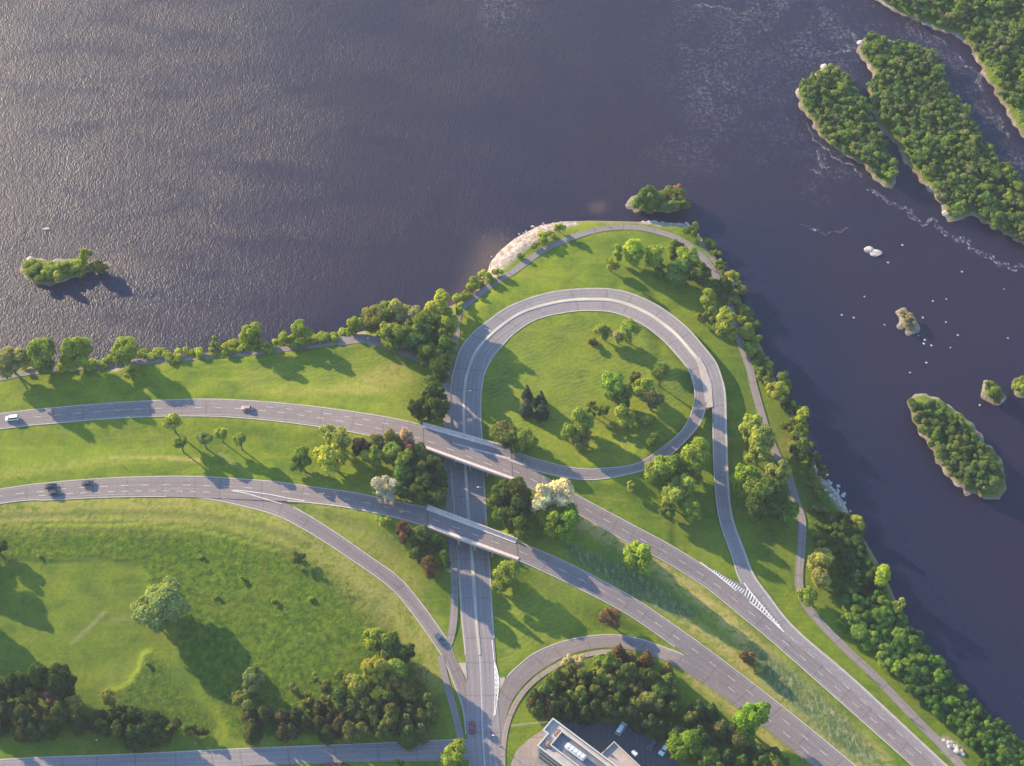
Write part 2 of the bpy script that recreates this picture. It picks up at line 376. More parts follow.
rock = np.maximum.reduce([region([[(482,284),(484,270),(490,258),(500,246),(515,234),(540,221),(576,217),(578,223),(560,228),(541,240),(525,250),(512,261),(500,272),(490,284)]], 1),
                          region([[(640,222),(692,226),(690,219),(640,219)],[(812,455),(822,468),(838,480),(852,505),(848,515),(838,505),(826,485),(815,470)],[(936,738),(950,738),(966,750),(960,760),(945,752)],[(700,240),(708,252),(722,276),(736,296),(740,292),(722,262),(705,236)],[(108,362),(122,362),(122,371),(110,371)],
                          [(365,328),(330,337),(330,342),(366,336)]], 1) * .75])
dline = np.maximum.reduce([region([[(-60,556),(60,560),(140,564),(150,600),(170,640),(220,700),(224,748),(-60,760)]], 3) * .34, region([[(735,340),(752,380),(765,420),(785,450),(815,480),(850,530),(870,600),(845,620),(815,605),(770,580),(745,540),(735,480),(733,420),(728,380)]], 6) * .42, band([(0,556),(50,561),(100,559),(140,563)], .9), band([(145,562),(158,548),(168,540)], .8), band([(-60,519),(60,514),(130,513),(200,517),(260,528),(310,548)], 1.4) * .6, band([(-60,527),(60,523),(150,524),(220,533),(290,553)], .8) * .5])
lush = np.maximum.reduce([band([(-60,529),(60,526),(150,527),(210,534),(280,553)], .7), band([(105,690),(125,685),(138,668),(143,652),(150,650)], 1.0), region([[(0,440),(60,445),(160,445),(160,462),(60,470),(0,480)]], 5) * .4])
me = mesh_np('ground', np.stack([Xr, Yr, Z], 1), quads, None, smooth=True)
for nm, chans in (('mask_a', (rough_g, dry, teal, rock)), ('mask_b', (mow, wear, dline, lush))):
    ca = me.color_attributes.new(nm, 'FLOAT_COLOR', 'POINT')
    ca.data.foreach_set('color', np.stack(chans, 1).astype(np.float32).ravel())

def grass_mat():
    m, t, b = new_mat('grass_ground')
    a = attr(t, 'mask_a'); bb = attr(t, 'mask_b')
    ar, ad, at_ = sep(t, a.outputs['Color'])[:3]; arock = a.outputs['Alpha']
    bm_, bw, bd = sep(t, bb.outputs['Color'])[:3]; bl = bb.outputs['Alpha']
    v = coord(t)
    big = noise(t, v, 0.018, 4, 0.6, 0.6); mid = noise(t, v, 0.09, 5, 0.6, 0.5); fine = noise(t, v, 0.7, 5, 0.7)
    tuft = noise(t, v, 0.42, 6, 0.74, 0.15)
    lawn = ramp(t, big, [(0.3, (0.095, 0.148, 0.008)), (0.55, (0.150, 0.190, 0.010)), (0.75, (0.21, 0.215, 0.016))])
    lawn = mix(t, ramp(t, mid, [(0.40, (0, 0, 0)), (0.66, (0.85, 0.85, 0.85))]), lawn, (0.060, 0.108, 0.010))
    st_ = noise(t, coord(t, (0.16, 1.0, 1), rot=(0, 0, 0.12)), 0.30, 4, 0.65, 0.3)
    lawn = mix(t, ramp(t, st_, [(0.50, (0, 0, 0)), (0.72, (0.6, 0.6, 0.6))]), lawn, (0.20, 0.205, 0.025))
    lawn = mix(t, ramp(t, noise(t, v, 0.045, 5, 0.65, 1.0), [(0.52, (0, 0, 0)), (0.7, (0.55, 0.55, 0.55))]), lawn, (0.15, 0.155, 0.025))
    # mowing rows
    wv = t.nodes.new('ShaderNodeTexWave'); wv.inputs['Scale'].default_value = 0.16; wv.inputs['Distortion'].default_value = 9.0
    wv.inputs['Detail'].default_value = 3; wv.inputs['Detail Scale'].default_value = 1.2
    t.links.new(coord(t, rot=(0, 0, 1.15)), wv.inputs['Vector'])
    lawn = mix(t, mth(t, 'MULTIPLY', bm_, mth(t, 'MULTIPLY', wv.outputs['Fac'], mth(t, 'MULTIPLY', mth(t, 'MULTIPLY', tuft, mid), 1.3))), lawn, (0.20, 0.215, 0.045))
    tall = ramp(t, tuft, [(0.36, (0.027, 0.062, 0.004)), (0.5, (0.062, 0.112, 0.006)), (0.66, (0.128, 0.165, 0.010))])
    tall = mix(t, ramp(t, mid, [(0.5, (0, 0, 0)), (0.75, (0.7, 0.7, 0.7))]), tall, (0.13, 0.145, 0.012))
    c = mix(t, ar, lawn, tall)
    dn = ramp(t, noise(t, coord(t, (1, 1, 1)), 0.22, 5, 0.75, 1.5), [(0.36, (0, 0, 0)), (0.54, (1, 1, 1))])
    c = mix(t, mth(t, 'MULTIPLY', ad, dn), c, (0.34, 0.265, 0.085))
    c = mix(t, mth(t, 'MULTIPLY', at_, ramp(t, tuft, [(0.3, (0.2, 0.2, 0.2)), (0.5, (0.95, 0.95, 0.95))])), c, (0.066, 0.105, 0.036))
    c = mix(t, mth(t, 'MULTIPLY', at_, ramp(t, noise(t, coord(t, (1, 0.35, 1), rot=(0, 0, 0.8)), 0.9, 4, 0.7), [(0.50, (0, 0, 0)), (0.64, (0.8, 0.8, 0.8))])), c, (0.24, 0.25, 0.13))
    c = mix(t, mth(t, 'MULTIPLY', bw, 0.6), c, (0.28, 0.25, 0.12))
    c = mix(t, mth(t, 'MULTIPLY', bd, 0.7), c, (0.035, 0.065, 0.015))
    c = mix(t, mth(t, 'MULTIPLY', bl, 0.75), c, (0.22, 0.27, 0.02))
    c = mix(t, 0.45, c, ramp(t, fine, [(0.3, (0.3, 0.3, 0.3)), (0.7, (0.7, 0.7, 0.7))]), 'OVERLAY')
    # bare bank near the water line
    g = t.nodes.new('ShaderNodeNewGeometry'); sp = t.nodes.new('ShaderNodeSeparateXYZ'); t.links.new(g.outputs['Position'], sp.inputs[0])
    low = ramp(t, mth(t, 'ADD', mth(t, 'MULTIPLY', sp.outputs[2], -1.0), mth(t, 'MULTIPLY', mid, 0.5)), [(1.15, (0, 0, 0)), (1.35, (1, 1, 1))])
    low_n = t.nodes.new('ShaderNodeMapRange'); t.links.new(mth(t, 'ADD', mth(t, 'MULTIPLY', sp.outputs[2], -1.0), mth(t, 'MULTIPLY', mid, 0.8)), low_n.inputs[0])
    low_n.inputs[1].default_value = 1.15; low_n.inputs[2].default_value = 1.6
    c = mix(t, low_n.outputs[0], c, (0.17, 0.135, 0.09))
    rk = ramp(t, noise(t, v, 0.45, 6, 0.7, 0.5), [(0.35, (0.15, 0.115, 0.095)), (0.5, (0.32, 0.26, 0.235)), (0.68, (0.50, 0.42, 0.385))])
    c = mix(t, mth(t, 'MULTIPLY', arock, mth(t, 'ADD', mid, 0.62), True), c, rk)
    deep = t.nodes.new('ShaderNodeMapRange'); t.links.new(sp.outputs[2], deep.inputs[0]); deep.inputs[1].default_value = -1.5; deep.inputs[2].default_value = -2.6
    c = mix(t, deep.outputs[0], c, (0.10, 0.065, 0.05))
    t.links.new(c, b.inputs['Base Color']); b.inputs['Roughness'].default_value = 0.95
    b.inputs['Specular IOR Level'].default_value = 0.15
    h = mth(t, 'ADD', mth(t, 'MULTIPLY', tuft, mth(t, 'ADD', mth(t, 'MULTIPLY', ar, 2.2), 0.35)), mth(t, 'MULTIPLY', fine, 0.35))
    h = mth(t, 'ADD', h, mth(t, 'MULTIPLY', at_, mth(t, 'MULTIPLY', fine, 1.0)))
    bump(t, b, h, 0.9, 0.55)
    return m
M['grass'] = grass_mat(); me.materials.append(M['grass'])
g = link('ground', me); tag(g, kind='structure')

# ------------------------------------------------------------------ islands and the far bank (ground)
ISL = {
 'island_small': [(22,262),(26,258),(33,257),(45,259),(60,260),(75,259),(90,262),(105,264),(112,266),(100,270),(85,273),(72,278),(62,283),(45,285),(33,282),(25,277),(22,270)],
 'island_point': [(625,203),(632,196),(645,192),(660,190),(675,190),(687,197),(688,206),(678,211),(655,212),(635,211)],
 'island_middle': [(795,92),(801,84),(812,76),(824,66),(834,68),(846,76),(855,88),(862,100),(868,112),(874,130),(884,146),(892,158),(897,172),(893,188),(885,186),(874,178),(868,170),(858,163),(846,156),(835,148),(824,138),(813,126),(804,112),(798,103)],
 'island_long': [(860,42),(868,35),(882,38),(900,44),(915,46),(932,56),(942,70),(944,84),(946,96),(960,100),(968,114),(974,128),(985,146),(996,158),(1010,172),(1040,195),(1060,215),(1060,262),(1024,246),(1005,236),(985,225),(972,215),(960,220),(948,222),(942,208),(932,193),(918,178),(905,162),(898,148),(886,134),(876,124),(872,105),(868,90),(874,76),(864,62),(857,52)],
 'island_lower': [(908,400),(914,395),(925,394),(940,399),(955,410),(972,425),(985,440),(996,452),(1004,468),(1006,490),(1000,499),(985,500),(965,494),(950,480),(938,462),(928,445),(916,426),(909,412)],
 'island_scrub': [(896,310),(904,307),(912,312),(919,325),(918,334),(908,333),(898,324)],
 'island_bush': [(982,382),(990,380),(1000,390),(1005,400),(1000,405),(988,402),(981,392)],
 'island_edge': [(1013,380),(1030,374),(1050,385),(1050,400),(1030,402),(1014,394)],
 'far_bank': [(862,-30),(875,-2),(895,12),(918,22),(935,30),(955,35),(972,50),(980,68),(990,85),(1000,100),(1008,115),(1024,140),(1060,190),(1120,240),(1300,240),(1300,-120),(900,-120),(862,-60)],
}
ISLW = {k: ppoly(v, WL) for k, v in ISL.items()}
def isl_z(k, x, y, top=0.3):
    x = np.atleast_1d(np.asarray(x, float)); y = np.atleast_1d(np.asarray(y, float))
    d = segdist(ISLW[k], x, y); ins = inside(ISLW[k], x, y); d = np.where(ins, d, -d)
    return np.where(d > 0, np.minimum(WL + d * 0.35, top), np.maximum(WL + d * 0.25, -5))
for k, pw in ISLW.items():
    x0, y0 = pw[:, 0].min() - 12, pw[:, 1].min() - 12; x1, y1 = pw[:, 0].max() + 12, pw[:, 1].max() + 12
    s = 1.0 if k != 'far_bank' and k != 'island_long' else 1.6
    GX, GY = np.meshgrid(np.arange(x0, x1, s), np.arange(y0, y1, s)); q = GX.ravel(); r_ = GY.ravel()
    wob = 0.8 * np.sin(q * 0.9) * np.cos(r_ * 0.7) + 0.6 * np.sin(q * 0.37 + r_ * 0.51)
    zz = isl_z(k, q + wob, r_ + wob) 
    n2, n1 = GX.shape; ii = np.arange(n1 * n2).reshape(n2, n1)
    qd = np.stack([ii[:-1, :-1], ii[:-1, 1:], ii[1:, 1:], ii[1:, :-1]], -1).reshape(-1, 4)
    qd = qd[(zz[qd] > -4.2).any(1)]
    mi = mesh_np(k, np.stack([q, r_, zz], 1), qd, M['grass'], True)
    d = segdist(pw, q, r_); rk = np.clip(1.2 - d / 1.2, 0, 1) * np.clip(0.35 + 0.7 * np.sin(q * .23) * np.sin(r_ * .19), 0, 1)
    if k == 'island_scrub': rk = np.full_like(rk, 0.35)
    for nm, arr in (('mask_a', (np.full_like(rk, .6), rk * 0, rk * 0, rk)), ('mask_b', (rk * 0,) * 4)):
        ca = mi.color_attributes.new(nm, 'FLOAT_COLOR', 'POINT'); ca.data.foreach_set('color', np.stack(arr, 1).astype(np.float32).ravel())
    tag(link(k, mi), kind='structure')

# ------------------------------------------------------------------ water
wx = axis(-330, 330, 3.0, -4000, 4000); wy = axis(180, 640, 3.0, -3000, 5000)
WX, WY = np.meshgrid(wx, wy); a, b_ = WX.ravel(), WY.ravel(); n2, n1 = WX.shape
ii = np.arange(n1 * n2).reshape(n2, n1); qd = np.stack([ii[:-1, :-1], ii[:-1, 1:], ii[1:, 1:], ii[1:, :-1]], -1).reshape(-1, 4)
mw = mesh_np('river', np.stack([a, b_, np.full_like(a, WL)], 1), qd, None, True)
def blob(cx, cy, rx, ry):
    c = P(cx, cy, WL); ex = abs(P(cx + rx, cy, WL).x - c.x); ey = abs(P(cx, cy - ry, WL).y - c.y)
    return np.exp(-(((a - c.x) / ex) ** 2 + ((b_ - c.y) / ey) ** 2))
def wline(pix, wd): d = segdist(pline(pix, WL, 5), a, b_, closed=False); return np.exp(-(d / wd) ** 2)
foam = np.maximum.reduce([blob(790, 25, 100, 60) * 1.0, blob(740, 80, 70, 70) * .9, blob(800, 60, 60, 40) * .8, blob(835, 165, 40, 30) * .7, wline([(905,28),(940,45),(960,75),(980,105),(1000,140),(1024,175)], 6),
                          blob(700, 140, 50, 40) * .35, blob(500, 8, 30, 26) * .7, blob(495, 250, 22, 22) * .6, wline([(700,10),(760,14),(830,20),(870,10)], 8) * .8])
rip = np.clip(blob(60, 60, 170, 150) * 1.0 + blob(180, 120, 220, 190) * .7 + blob(30, 300, 160, 110) * .7 + blob(500, 20, 120, 100) * .5 + blob(700, 120, 130, 110) * .35 + blob(520, 200, 120, 70) * .3 + .12, 0, 1)
calm = np.clip(wline([(745,280),(800,390),(850,480),(920,600),(1010,720)], 26) + blob(700, 232, 60, 16) * .8 + blob(120, 290, 60, 22) * .8 + blob(70, 160, 16, 60) * .6 + wline([(470,296),(440,310),(300,340),(100,358)], 9) * .6, 0, 1)
brown = np.clip(wline([(440,318),(470,300),(484,276),(494,250)], 8) + blob(120, 262, 40, 8) * .5 + blob(598, 207, 8, 5), 0, 1)
ca = mw.color_attributes.new('mask', 'FLOAT_COLOR', 'POINT'); ca.data.foreach_set('color', np.stack([foam, rip, calm, brown], 1).astype(np.float32).ravel())
def water_mat():
    m, t, b = new_mat('river_water')
    a_ = attr(t, 'mask'); fo, ri, ca_ = sep(t, a_.outputs['Color'])[:3]; br = a_.outputs['Alpha']
    v = coord(t)
    big = noise(t, v, 0.012, 4, 0.6, 0.8)
    base = ramp(t, big, [(0.3, (0.011, 0.008, 0.026)), (0.7, (0.016, 0.010, 0.024))])
    base = mix(t, ca_, base, (0.009, 0.011, 0.030))
    base = mix(t, mth(t, 'MULTIPLY', br, 0.7), base, (0.11, 0.07, 0.05))
    fn = noise(t, coord(t, (1.0, 0.55, 1), rot=(0, 0, 0.7)), 0.16, 7, 0.72, 2.2)
    ridge = mth(t, 'ABSOLUTE', mth(t, 'SUBTRACT', fn, 0.5))
    fm = ramp(t, ridge, [(0.0, (1, 1, 1)), (0.07, (0, 0, 0))])
    fm2 = ramp(t, noise(t, v, 0.55, 5, 0.75), [(0.45, (0, 0, 0)), (0.68, (1, 1, 1))])
    fbig = ramp(t, noise(t, v, 0.03, 4, 0.6, 1.0), [(0.42, (0.1, 0.1, 0.1)), (0.62, (1, 1, 1))])
    ff = mth(t, 'MULTIPLY', mth(t, 'MULTIPLY', mth(t, 'MULTIPLY', fo, fbig), fm), mth(t, 'MULTIPLY', fm2, 1.5), True)
    base = mix(t, mth(t, 'MULTIPLY', ff, 0.42), base, (0.42, 0.39, 0.44))
    t.links.new(base, b.inputs['Base Color'])
    b.inputs['IOR'].default_value = 1.33; b.inputs['Specular Tint'].default_value = (0.88, 0.88, 1.0, 1)
    patch = noise(t, coord(t, (0.40, 1, 1)), 0.06, 6, 0.68, 0.6)
    pr = mth(t, 'MULTIPLY', ri, ramp(t, patch, [(0.36, (0.42, 0.42, 0.42)), (0.62, (1, 1, 1))]))
    rr = t.nodes.new('ShaderNodeMapRange'); t.links.new(pr, rr.inputs[0]); rr.inputs[3].default_value = 0.37; rr.inputs[4].default_value = 0.535
    rg = mth(t, 'SUBTRACT', rr.outputs[0], mth(t, 'MULTIPLY', ca_, 0.12))
    t.links.new(rg, b.inputs['Roughness'])
    # wavelets: crests lie across the wind, roughly square to the sun
    w1 = noise(t, coord(t, (1.0, 0.62, 1), rot=(0, 0, 0.35)), 1.35, 3, 0.55, 0.4)
    w2 = noise(t, v, 0.30, 3, 0.6)
    w3 = noise(t, coord(t, (1.0, 0.55, 1), rot=(0, 0, 0.45)), 0.50, 2, 0.5, 0.5)
    hgt = mth(t, 'ADD', mth(t, 'ADD', mth(t, 'MULTIPLY', w1, 0.85), mth(t, 'MULTIPLY', w3, 0.45)), mth(t, 'MULTIPLY', w2, 0.8))
    bn = t.nodes.new('ShaderNodeBump'); bn.inputs['Strength'].default_value = 1.0
    t.links.new(mth(t, 'ADD', mth(t, 'MULTIPLY', pr, 0.40), 0.09), bn.inputs['Distance'])
    t.links.new(hgt, bn.inputs['Height']); t.links.new(bn.outputs[0], b.inputs['Normal'])
    return m
mw.materials.append(water_mat())
tag(link('river', mw), kind='structure')

# foam trails of the rapids
fm, t, b = new_mat('foam')
n_ = noise(t, coord(t), 0.7, 5, 0.75, 1.0)
mx = t.nodes.new('ShaderNodeMixShader'); tp = t.nodes.new('ShaderNodeBsdfTransparent')
b.inputs['Base Color'].default_value = (0.5, 0.46, 0.5, 1); b.inputs['Roughness'].default_value = 0.9
t.links.new(ramp(t, n_, [(0.50, (0, 0, 0)), (0.66, (0.55, 0.55, 0.55))]), mx.inputs[0]); t.links.new(tp.outputs[0], mx.inputs[1]); t.links.new(b.outputs[0], mx.inputs[2])
t.links.new(mx.outputs[0], t.nodes['Material Output'].inputs[0]); M['foam'] = fm
vs, fs = [], []
for pix, wd in (([(866,190),(880,196),(893,203),(905,210),(918,219),(923,224),(932,221),(940,229),(950,234),(956,241),(968,240),(974,250),(984,255),(995,262),(1006,264),(1012,268),(1024,268),(1040,275)], 1.5),
                ([(803,122),(812,134),(818,142),(828,152),(840,160),(856,170),(868,180)], .8),
                ([(815,150),(820,162),(832,168)], 1.2), ([(806,170),(815,172),(823,178)], .7), ([(928,36),(940,40),(948,44)], 1.0), ([(953,52),(960,60),(975,72),(984,92)], 1.4), ([(995,112),(1000,122),(1008,138)], 1.5),
                ([(800,225),(818,231),(842,232),(850,226)], .7), ([(690,8),(710,5),(735,12),(760,10)], 1.2), ([(842,40),(850,30),(856,48),(838,52),(826,50)], .9)):
    s = pline(pix, WL, 1.2); n = len(s); base_i = len(vs)
    for i in range(n):
        d = s[min(n - 1, i + 1)] - s[max(0, i - 1)]; d /= np.linalg.norm(d) + 1e-9; nr = np.array([-d[1], d[0]])
        wob = 0.9 * math.sin(i * .55) + 0.6 * math.sin(i * 1.3); ww = wd * (0.5 + 0.8 * random.random()) * min(1, i / 4 + .1, (n - i) / 4)
        for sg in (-1, 1): vs.append((s[i][0] + nr[0] * (sg * ww + wob), s[i][1] + nr[1] * (sg * ww + wob), WL + .06))
        if i: q = base_i + 2 * i; fs.append((q - 2, q - 1, q + 1, q))
fo = link('river_foam', mesh_np('river_foam', vs, fs, M['foam']))
tag(fo, 'thin white foam trails on the rapids below the long island', 'foam', kind='stuff')

# ------------------------------------------------------------------ roads
def strip(name, s, mat, dz=0.0, skirt=0.35, nacross=1):
    """surface between two sampled edges, with a short skirt down each side"""
    L, Rr = s[:, :3].copy(), s[:, 3:].copy(); n = len(s)
    c = (L + Rr) / 2; al = np.concatenate([[0], np.cumsum(np.linalg.norm(np.diff(c, axis=0), axis=1))])
    wd = np.linalg.norm(L - Rr, axis=1)
    V = np.stack([L + [0, 0, dz - skirt], L + [0, 0, dz], Rr + [0, 0, dz], Rr + [0, 0, dz - skirt]], 1).reshape(-1, 3)
    U = np.stack([np.zeros(n), np.zeros(n), wd, wd], 1).reshape(-1); Vv = np.repeat(al, 4)
    f = []
    for i in range(n - 1):
        for j in range(3): f.append((4 * i + j, 4 * i + j + 1, 4 * i + j + 5, 4 * i + j + 4))
    f = np.array(f)[:, ::-1]
    m_ = mesh_np(name, V, f, mat)
    uv = m_.uv_layers.new(name='UVMap'); li = np.zeros(len(m_.loops), dtype=np.int32); m_.loops.foreach_get('vertex_index', li)
    uv.data.foreach_set('uv', np.stack([U[li], Vv[li]], 1).astype(np.float32).ravel())
    o = link(name, m_)
    return o

def at_frac(s, fr): return s[:, :3] * (1 - fr) + s[:, 3:] * fr

def ribbon(mb_v, mb_f, line, half, dz, h=0.0, side=None):
    """flat (h=0) or raised ribbon along a world polyline"""
    n = len(line); b0 = len(mb_v)
    for i in range(n):
        d = line[min(n - 1, i + 1)] - line[max(0, i - 1)]; d = d[:2] / (np.linalg.norm(d[:2]) + 1e-9); nr = np.array([-d[1], d[0]])
        hw = half[i] if hasattr(half, '__len__') else half
        p = line[i]
        pts = [(p[0] + nr[0] * hw, p[1] + nr[1] * hw, p[2] + dz + h), (p[0] - nr[0] * hw, p[1] - nr[1] * hw, p[2] + dz + h)]
        if h > 0: pts = [(pts[0][0], pts[0][1], pts[0][2] - h - .2), pts[0], pts[1], (pts[1][0], pts[1][1], pts[1][2] - h - .2)]
        mb_v.extend(pts)
    k = 4 if h > 0 else 2
    for i in range(n - 1):
        for j in range(k - 1): mb_f.append((b0 + k * i + j + k, b0 + k * i + j + k + 1, b0 + k * i + j + 1, b0 + k * i + j))
    if h > 0:
        mb_f.append((b0, b0 + 1, b0 + 2, b0 + 3)); e = b0 + k * (n - 1); mb_f.append((e + 3, e + 2, e + 1, e))

def dashes(line, on, off, half, dz, start=0.0):
    v, f = [], []
    seg = np.linalg.norm(np.diff(line, axis=0), axis=1); cum = np.concatenate([[0], np.cumsum(seg)])
    def pt(s): return np.array([np.interp(s, cum, line[:, k]) for k in range(3)])
    s = start
    while s + on < cum[-1]:
        ribbon(v, f, np.array([pt(s), pt(s + on / 2), pt(s + on)]), half, dz); s += on + off
    return v, f

def marks(name, parts, mat=None):
    V, Fc = [], []
    for v, f in parts:
        o = len(V); V += list(v); Fc += [tuple(i + o for i in q) for q in f]
    tag(link(name, mesh_np(name, V, Fc, mat or M['paint'])), kind='structure')

def sub(key, i0, i1):
    s, par = RS[key]; k = (par >= i0) & (par <= i1); return s[k]

OFF = {'highway_west': 0, 'highway_west_b': 0, 'highway_east': 0, 'highway_east_b': 0, 'parkway': 0, 'loop_ramp': -.05, 'river_ramp': -.07, 'exit_ramp': -.07, 'entry_ramp': -.07, 'side_road': -.05, 'merge_wedge': -.03}
MATS = {'merge_wedge': 'asphalt', 'parkway': 'asphalt_u', 'side_road': 'asphalt_u', 'river_ramp': 'asphalt_u'}
names = {'highway_west': 'road', 'parkway': 'road'}
for k, (s, par) in RS.items():
    o = strip('road', s, M[MATS.get(k, 'asphalt')], OFF[k]); tag(o, kind='structure')

# kerbs: (road, side 0 left / 1 right, from, to, half width)
KERB = [('highway_west',0,0,9,.22),('highway_west',1,0,9,.22),('highway_west_b',0,1.2,5,.24),('highway_west_b',1,.6,10,.2),
        ('highway_east',0,0,11,.22),('highway_east',1,0,4.4,.2),('highway_east',1,7.2,11,.28),('highway_east_b',0,0,9,.22),('highway_east_b',1,0,4,.22),
        ('parkway',0,3,23,.32),('parkway',1,3.4,23,.30),('loop_ramp',0,1.9,12.2,.26),('loop_ramp',1,0,13,.22),
        ('river_ramp',0,0,12,.42),('river_ramp',1,1.8,7.4,.24),('exit_ramp',0,3,8.6,.26),('exit_ramp',1,.6,12,.24),
        ('entry_ramp',0,3.6,11,.24),('side_road',0,0,6,.22)]
v, f = [], []
for k, side, i0, i1, hw in KERB:
    ss = sub(k, i0, i1); ln = ss[:, :3] if side == 0 else ss[:, 3:]
    ribbon(v, f, ln, hw * .9, OFF[k], 0.04)
tag(link('kerb', mesh_np('kerb', v, f, M['kerb'])), kind='structure')

# shoulder edge lines
parts = []
for k, side, i0, i1, hw in KERB:
    ss = sub(k, i0, i1); wd = np.linalg.norm(ss[:, :3] - ss[:, 3:], axis=1).mean(); fr = 0.9 / wd
    v, f = [], []; ribbon(v, f, at_frac(ss, fr if side == 0 else 1 - fr), 0.10, OFF[k] + .02); parts.append((v, f))
marks('edge_line', parts, M['paint_worn'])

# lane dashes
D = []
def lane(key, fr, i0=0, i1=99, on=3.0, off=4.9, half=.16, start=0.0, frl=None):
    half *= .72
    ss = sub(key, i0, i1)
    if frl is not None:
        tt = np.linspace(0, 1, len(ss))[:, None]; ff_ = fr * (1 - tt) + frl * tt; ln = ss[:, :3] * (1 - ff_) + ss[:, 3:] * ff_
    else: ln = at_frac(ss, fr)
    D.append(dashes(ln, on, off, half, OFF[key] + .022, start))
lane('highway_west', .5, 0, 5, start=2); lane('highway_west', .5, 5, 9, frl=.62, start=1); lane('highway_west', .28, 5, 9, frl=.3, start=4)
lane('highway_west_b', .5, 0, 10)
lane('highway_east', .5, 0, 2); lane('highway_east', .42, 2, 6, start=3); lane('highway_east', .72, 1.6, 5.2, on=2.6, off=2.6, half=.17); lane('highway_east', .48, 7, 11)
lane('highway_east_b', .5, 0, 9, start=1)
lane('highway_west_b', .03, 7.2, 10, start=1); lane('highway_east_b', .97, 5.3, 9, start=1)
marks('lane_marking', D)

# gore chevrons and solid lines
parts = []
def solid(pix, z, half=.13):
    a0 = []
    for x_, y_, z_ in [(p[0], p[1], z[i] if hasattr(z, '__len__') else z) for i, p in enumerate(pix)]: a0.append(P(x_, y_, z_)[:])
    v, f = [], []; ribbon(v, f, catmull(a0, 2)[0], half, .03); parts.append((v, f))
solid([(222,489),(245,493),(262,498),(282,504)], [2.1,2.45,2.7,3.0], .12)
solid([(222,489),(245,491),(270,494.5),(290,498.5),(306,501)], [2.1,2.45,2.9,3.25,3.5], .12)
solid([(700,562),(716,574),(738,592),(755,606),(767,616),(784,632)], [2.8,2.45,2.1,1.95,1.8,1.6], .2)
solid([(744,583),(752,594),(762,606),(772,618),(784,632)], [2.1,2.0,1.9,1.8,1.6], .2)
solid([(494,660),(497.5,672),(499,685),(497,700),(495,715)], 0.03, .15)
solid([(492,640),(494,660),(495,680),(495,700),(494,716)], 0.03, .15)
def chev(p0, p1, q0, q1, n, z0, z1, half=.30):
    for i in range(n):
        t_ = (i + .3) / n; z_ = z0 * (1 - t_) + z1 * t_
        a0 = P(p0[0] * (1 - t_) + p1[0] * t_, p0[1] * (1 - t_) + p1[1] * t_, z_); b0 = P(q0[0] * (1 - t_) + q1[0] * t_, q0[1] * (1 - t_) + q1[1] * t_, z_)
        v, f = [], []; ribbon(v, f, np.array([a0[:], b0[:]]), half, .035); parts.append((v, f))
chev((712,572), (743,594), (714,570), (746,590.5), 14, 2.5, 2.05, .22)
chev((744,595), (780,627), (747,587), (781,626), 14, 2.05, 1.62, .22)
chev((494.5,664), (496.5,700), (499,677), (498,702), 7, 0.03, 0.03, .2)
marks('gore_marking', parts, M['paint_fresh'])

# the double lines / concrete median of the parkway
v, f = [], []
ss = sub('parkway', 3.0, 22.0); frs = np.interp(np.linspace(0, 1, len(ss)), [0, .3, .62, .85, 1], [.47, .44, .47, .5, .5])[:, None]
ln = ss[:, :3] * (1 - frs) + ss[:, 3:] * frs; hw = np.interp(np.linspace(0, 1, len(ss)), [0, .1, .5, .75, 1], [.5, .7, .6, .9, 1.0])
ribbon(v, f, ln, hw, 0.0, 0.14); tag(link('median_strip', mesh_np('median_strip', v, f, M['median'])), kind='structure')
v, f = [], []; ribbon(v, f, ln, hw * .5, 0.16); tag(link('median_paint', mesh_np('median_paint', v, f, M['median_top'])), kind='structure')
parts = []
ss = sub('parkway', 0, 3.0)
for fr in (.46, .48): v, f = [], []; ribbon(v, f, at_frac(ss, fr), .12, .022); parts.append((v, f))
marks('centre_line', parts)
def flat_poly(name, pix, z, mat, th=.3, kind='structure'):
    o = MB().prism([P(x_, y_, z)[:] for x_, y_ in pix], -th, 0).build(name, mat)
    me_ = o.data; uv = me_.uv_layers.new(name='UVMap')
    for l in me_.loops: co = me_.vertices[l.vertex_index].co; uv.data[l.index].uv = (co.x, co.y)
    if kind: tag(o, kind=kind)
    return o
flat_poly('traffic_island', [(696,357),(700,357),(706,368),(711.5,384),(713,407),(706,407.5),(702.5,384),(698.5,366)], 3.31, M['gore'])
flat_poly('traffic_island', [(458.5,663),(466,662.5),(467,680)], .12, M['gore'], .12)
flat_poly('traffic_island', [(500,678),(506,677),(500.5,690)], .14, M['gore'], .12)
flat_poly('traffic_island', [(686,652),(700,662),(728,684),(748,699),(747,701),(725,688),(696,668),(683,656)], 2.62, M['gore'], .9) if False else None

# paths
def path(pix, width, mat, name='path', up=.14, cls='asphalt_path'):
    zs = [0.0] * len(pix); pts = [P(x_, y_, 0) for x_, y_ in pix]
    for _ in range(3):
        zs = [gz(p.x, p.y) for p in pts]; pts = [P(x_, y_, z_) for (x_, y_), z_ in zip(pix, zs)]
    ln, _ = catmull([p[:] for p in pts], 1.5); n = len(ln)
    nr = np.zeros((n, 2))
    for i in range(n):
        d = ln[min(n - 1, i + 1)] - ln[max(0, i - 1)]; d = d[:2] / np.linalg.norm(d[:2]); nr[i] = (-d[1], d[0])
    L = ln.copy(); Rr = ln.copy(); L[:, :2] += nr * width / 2; Rr[:, :2] -= nr * width / 2
    zc = np.maximum.reduce([ground(L[:, 0], L[:, 1]), ground(Rr[:, 0], Rr[:, 1]), ground(ln[:, 0], ln[:, 1])])
    k = np.ones(5) / 5; zc = np.convolve(np.pad(zc, 2, mode='edge'), k, 'valid') + up
    L[:, 2] = zc; Rr[:, 2] = zc
    tag(strip(name, np.hstack([L, Rr]), M[mat]), kind='structure'); return ln
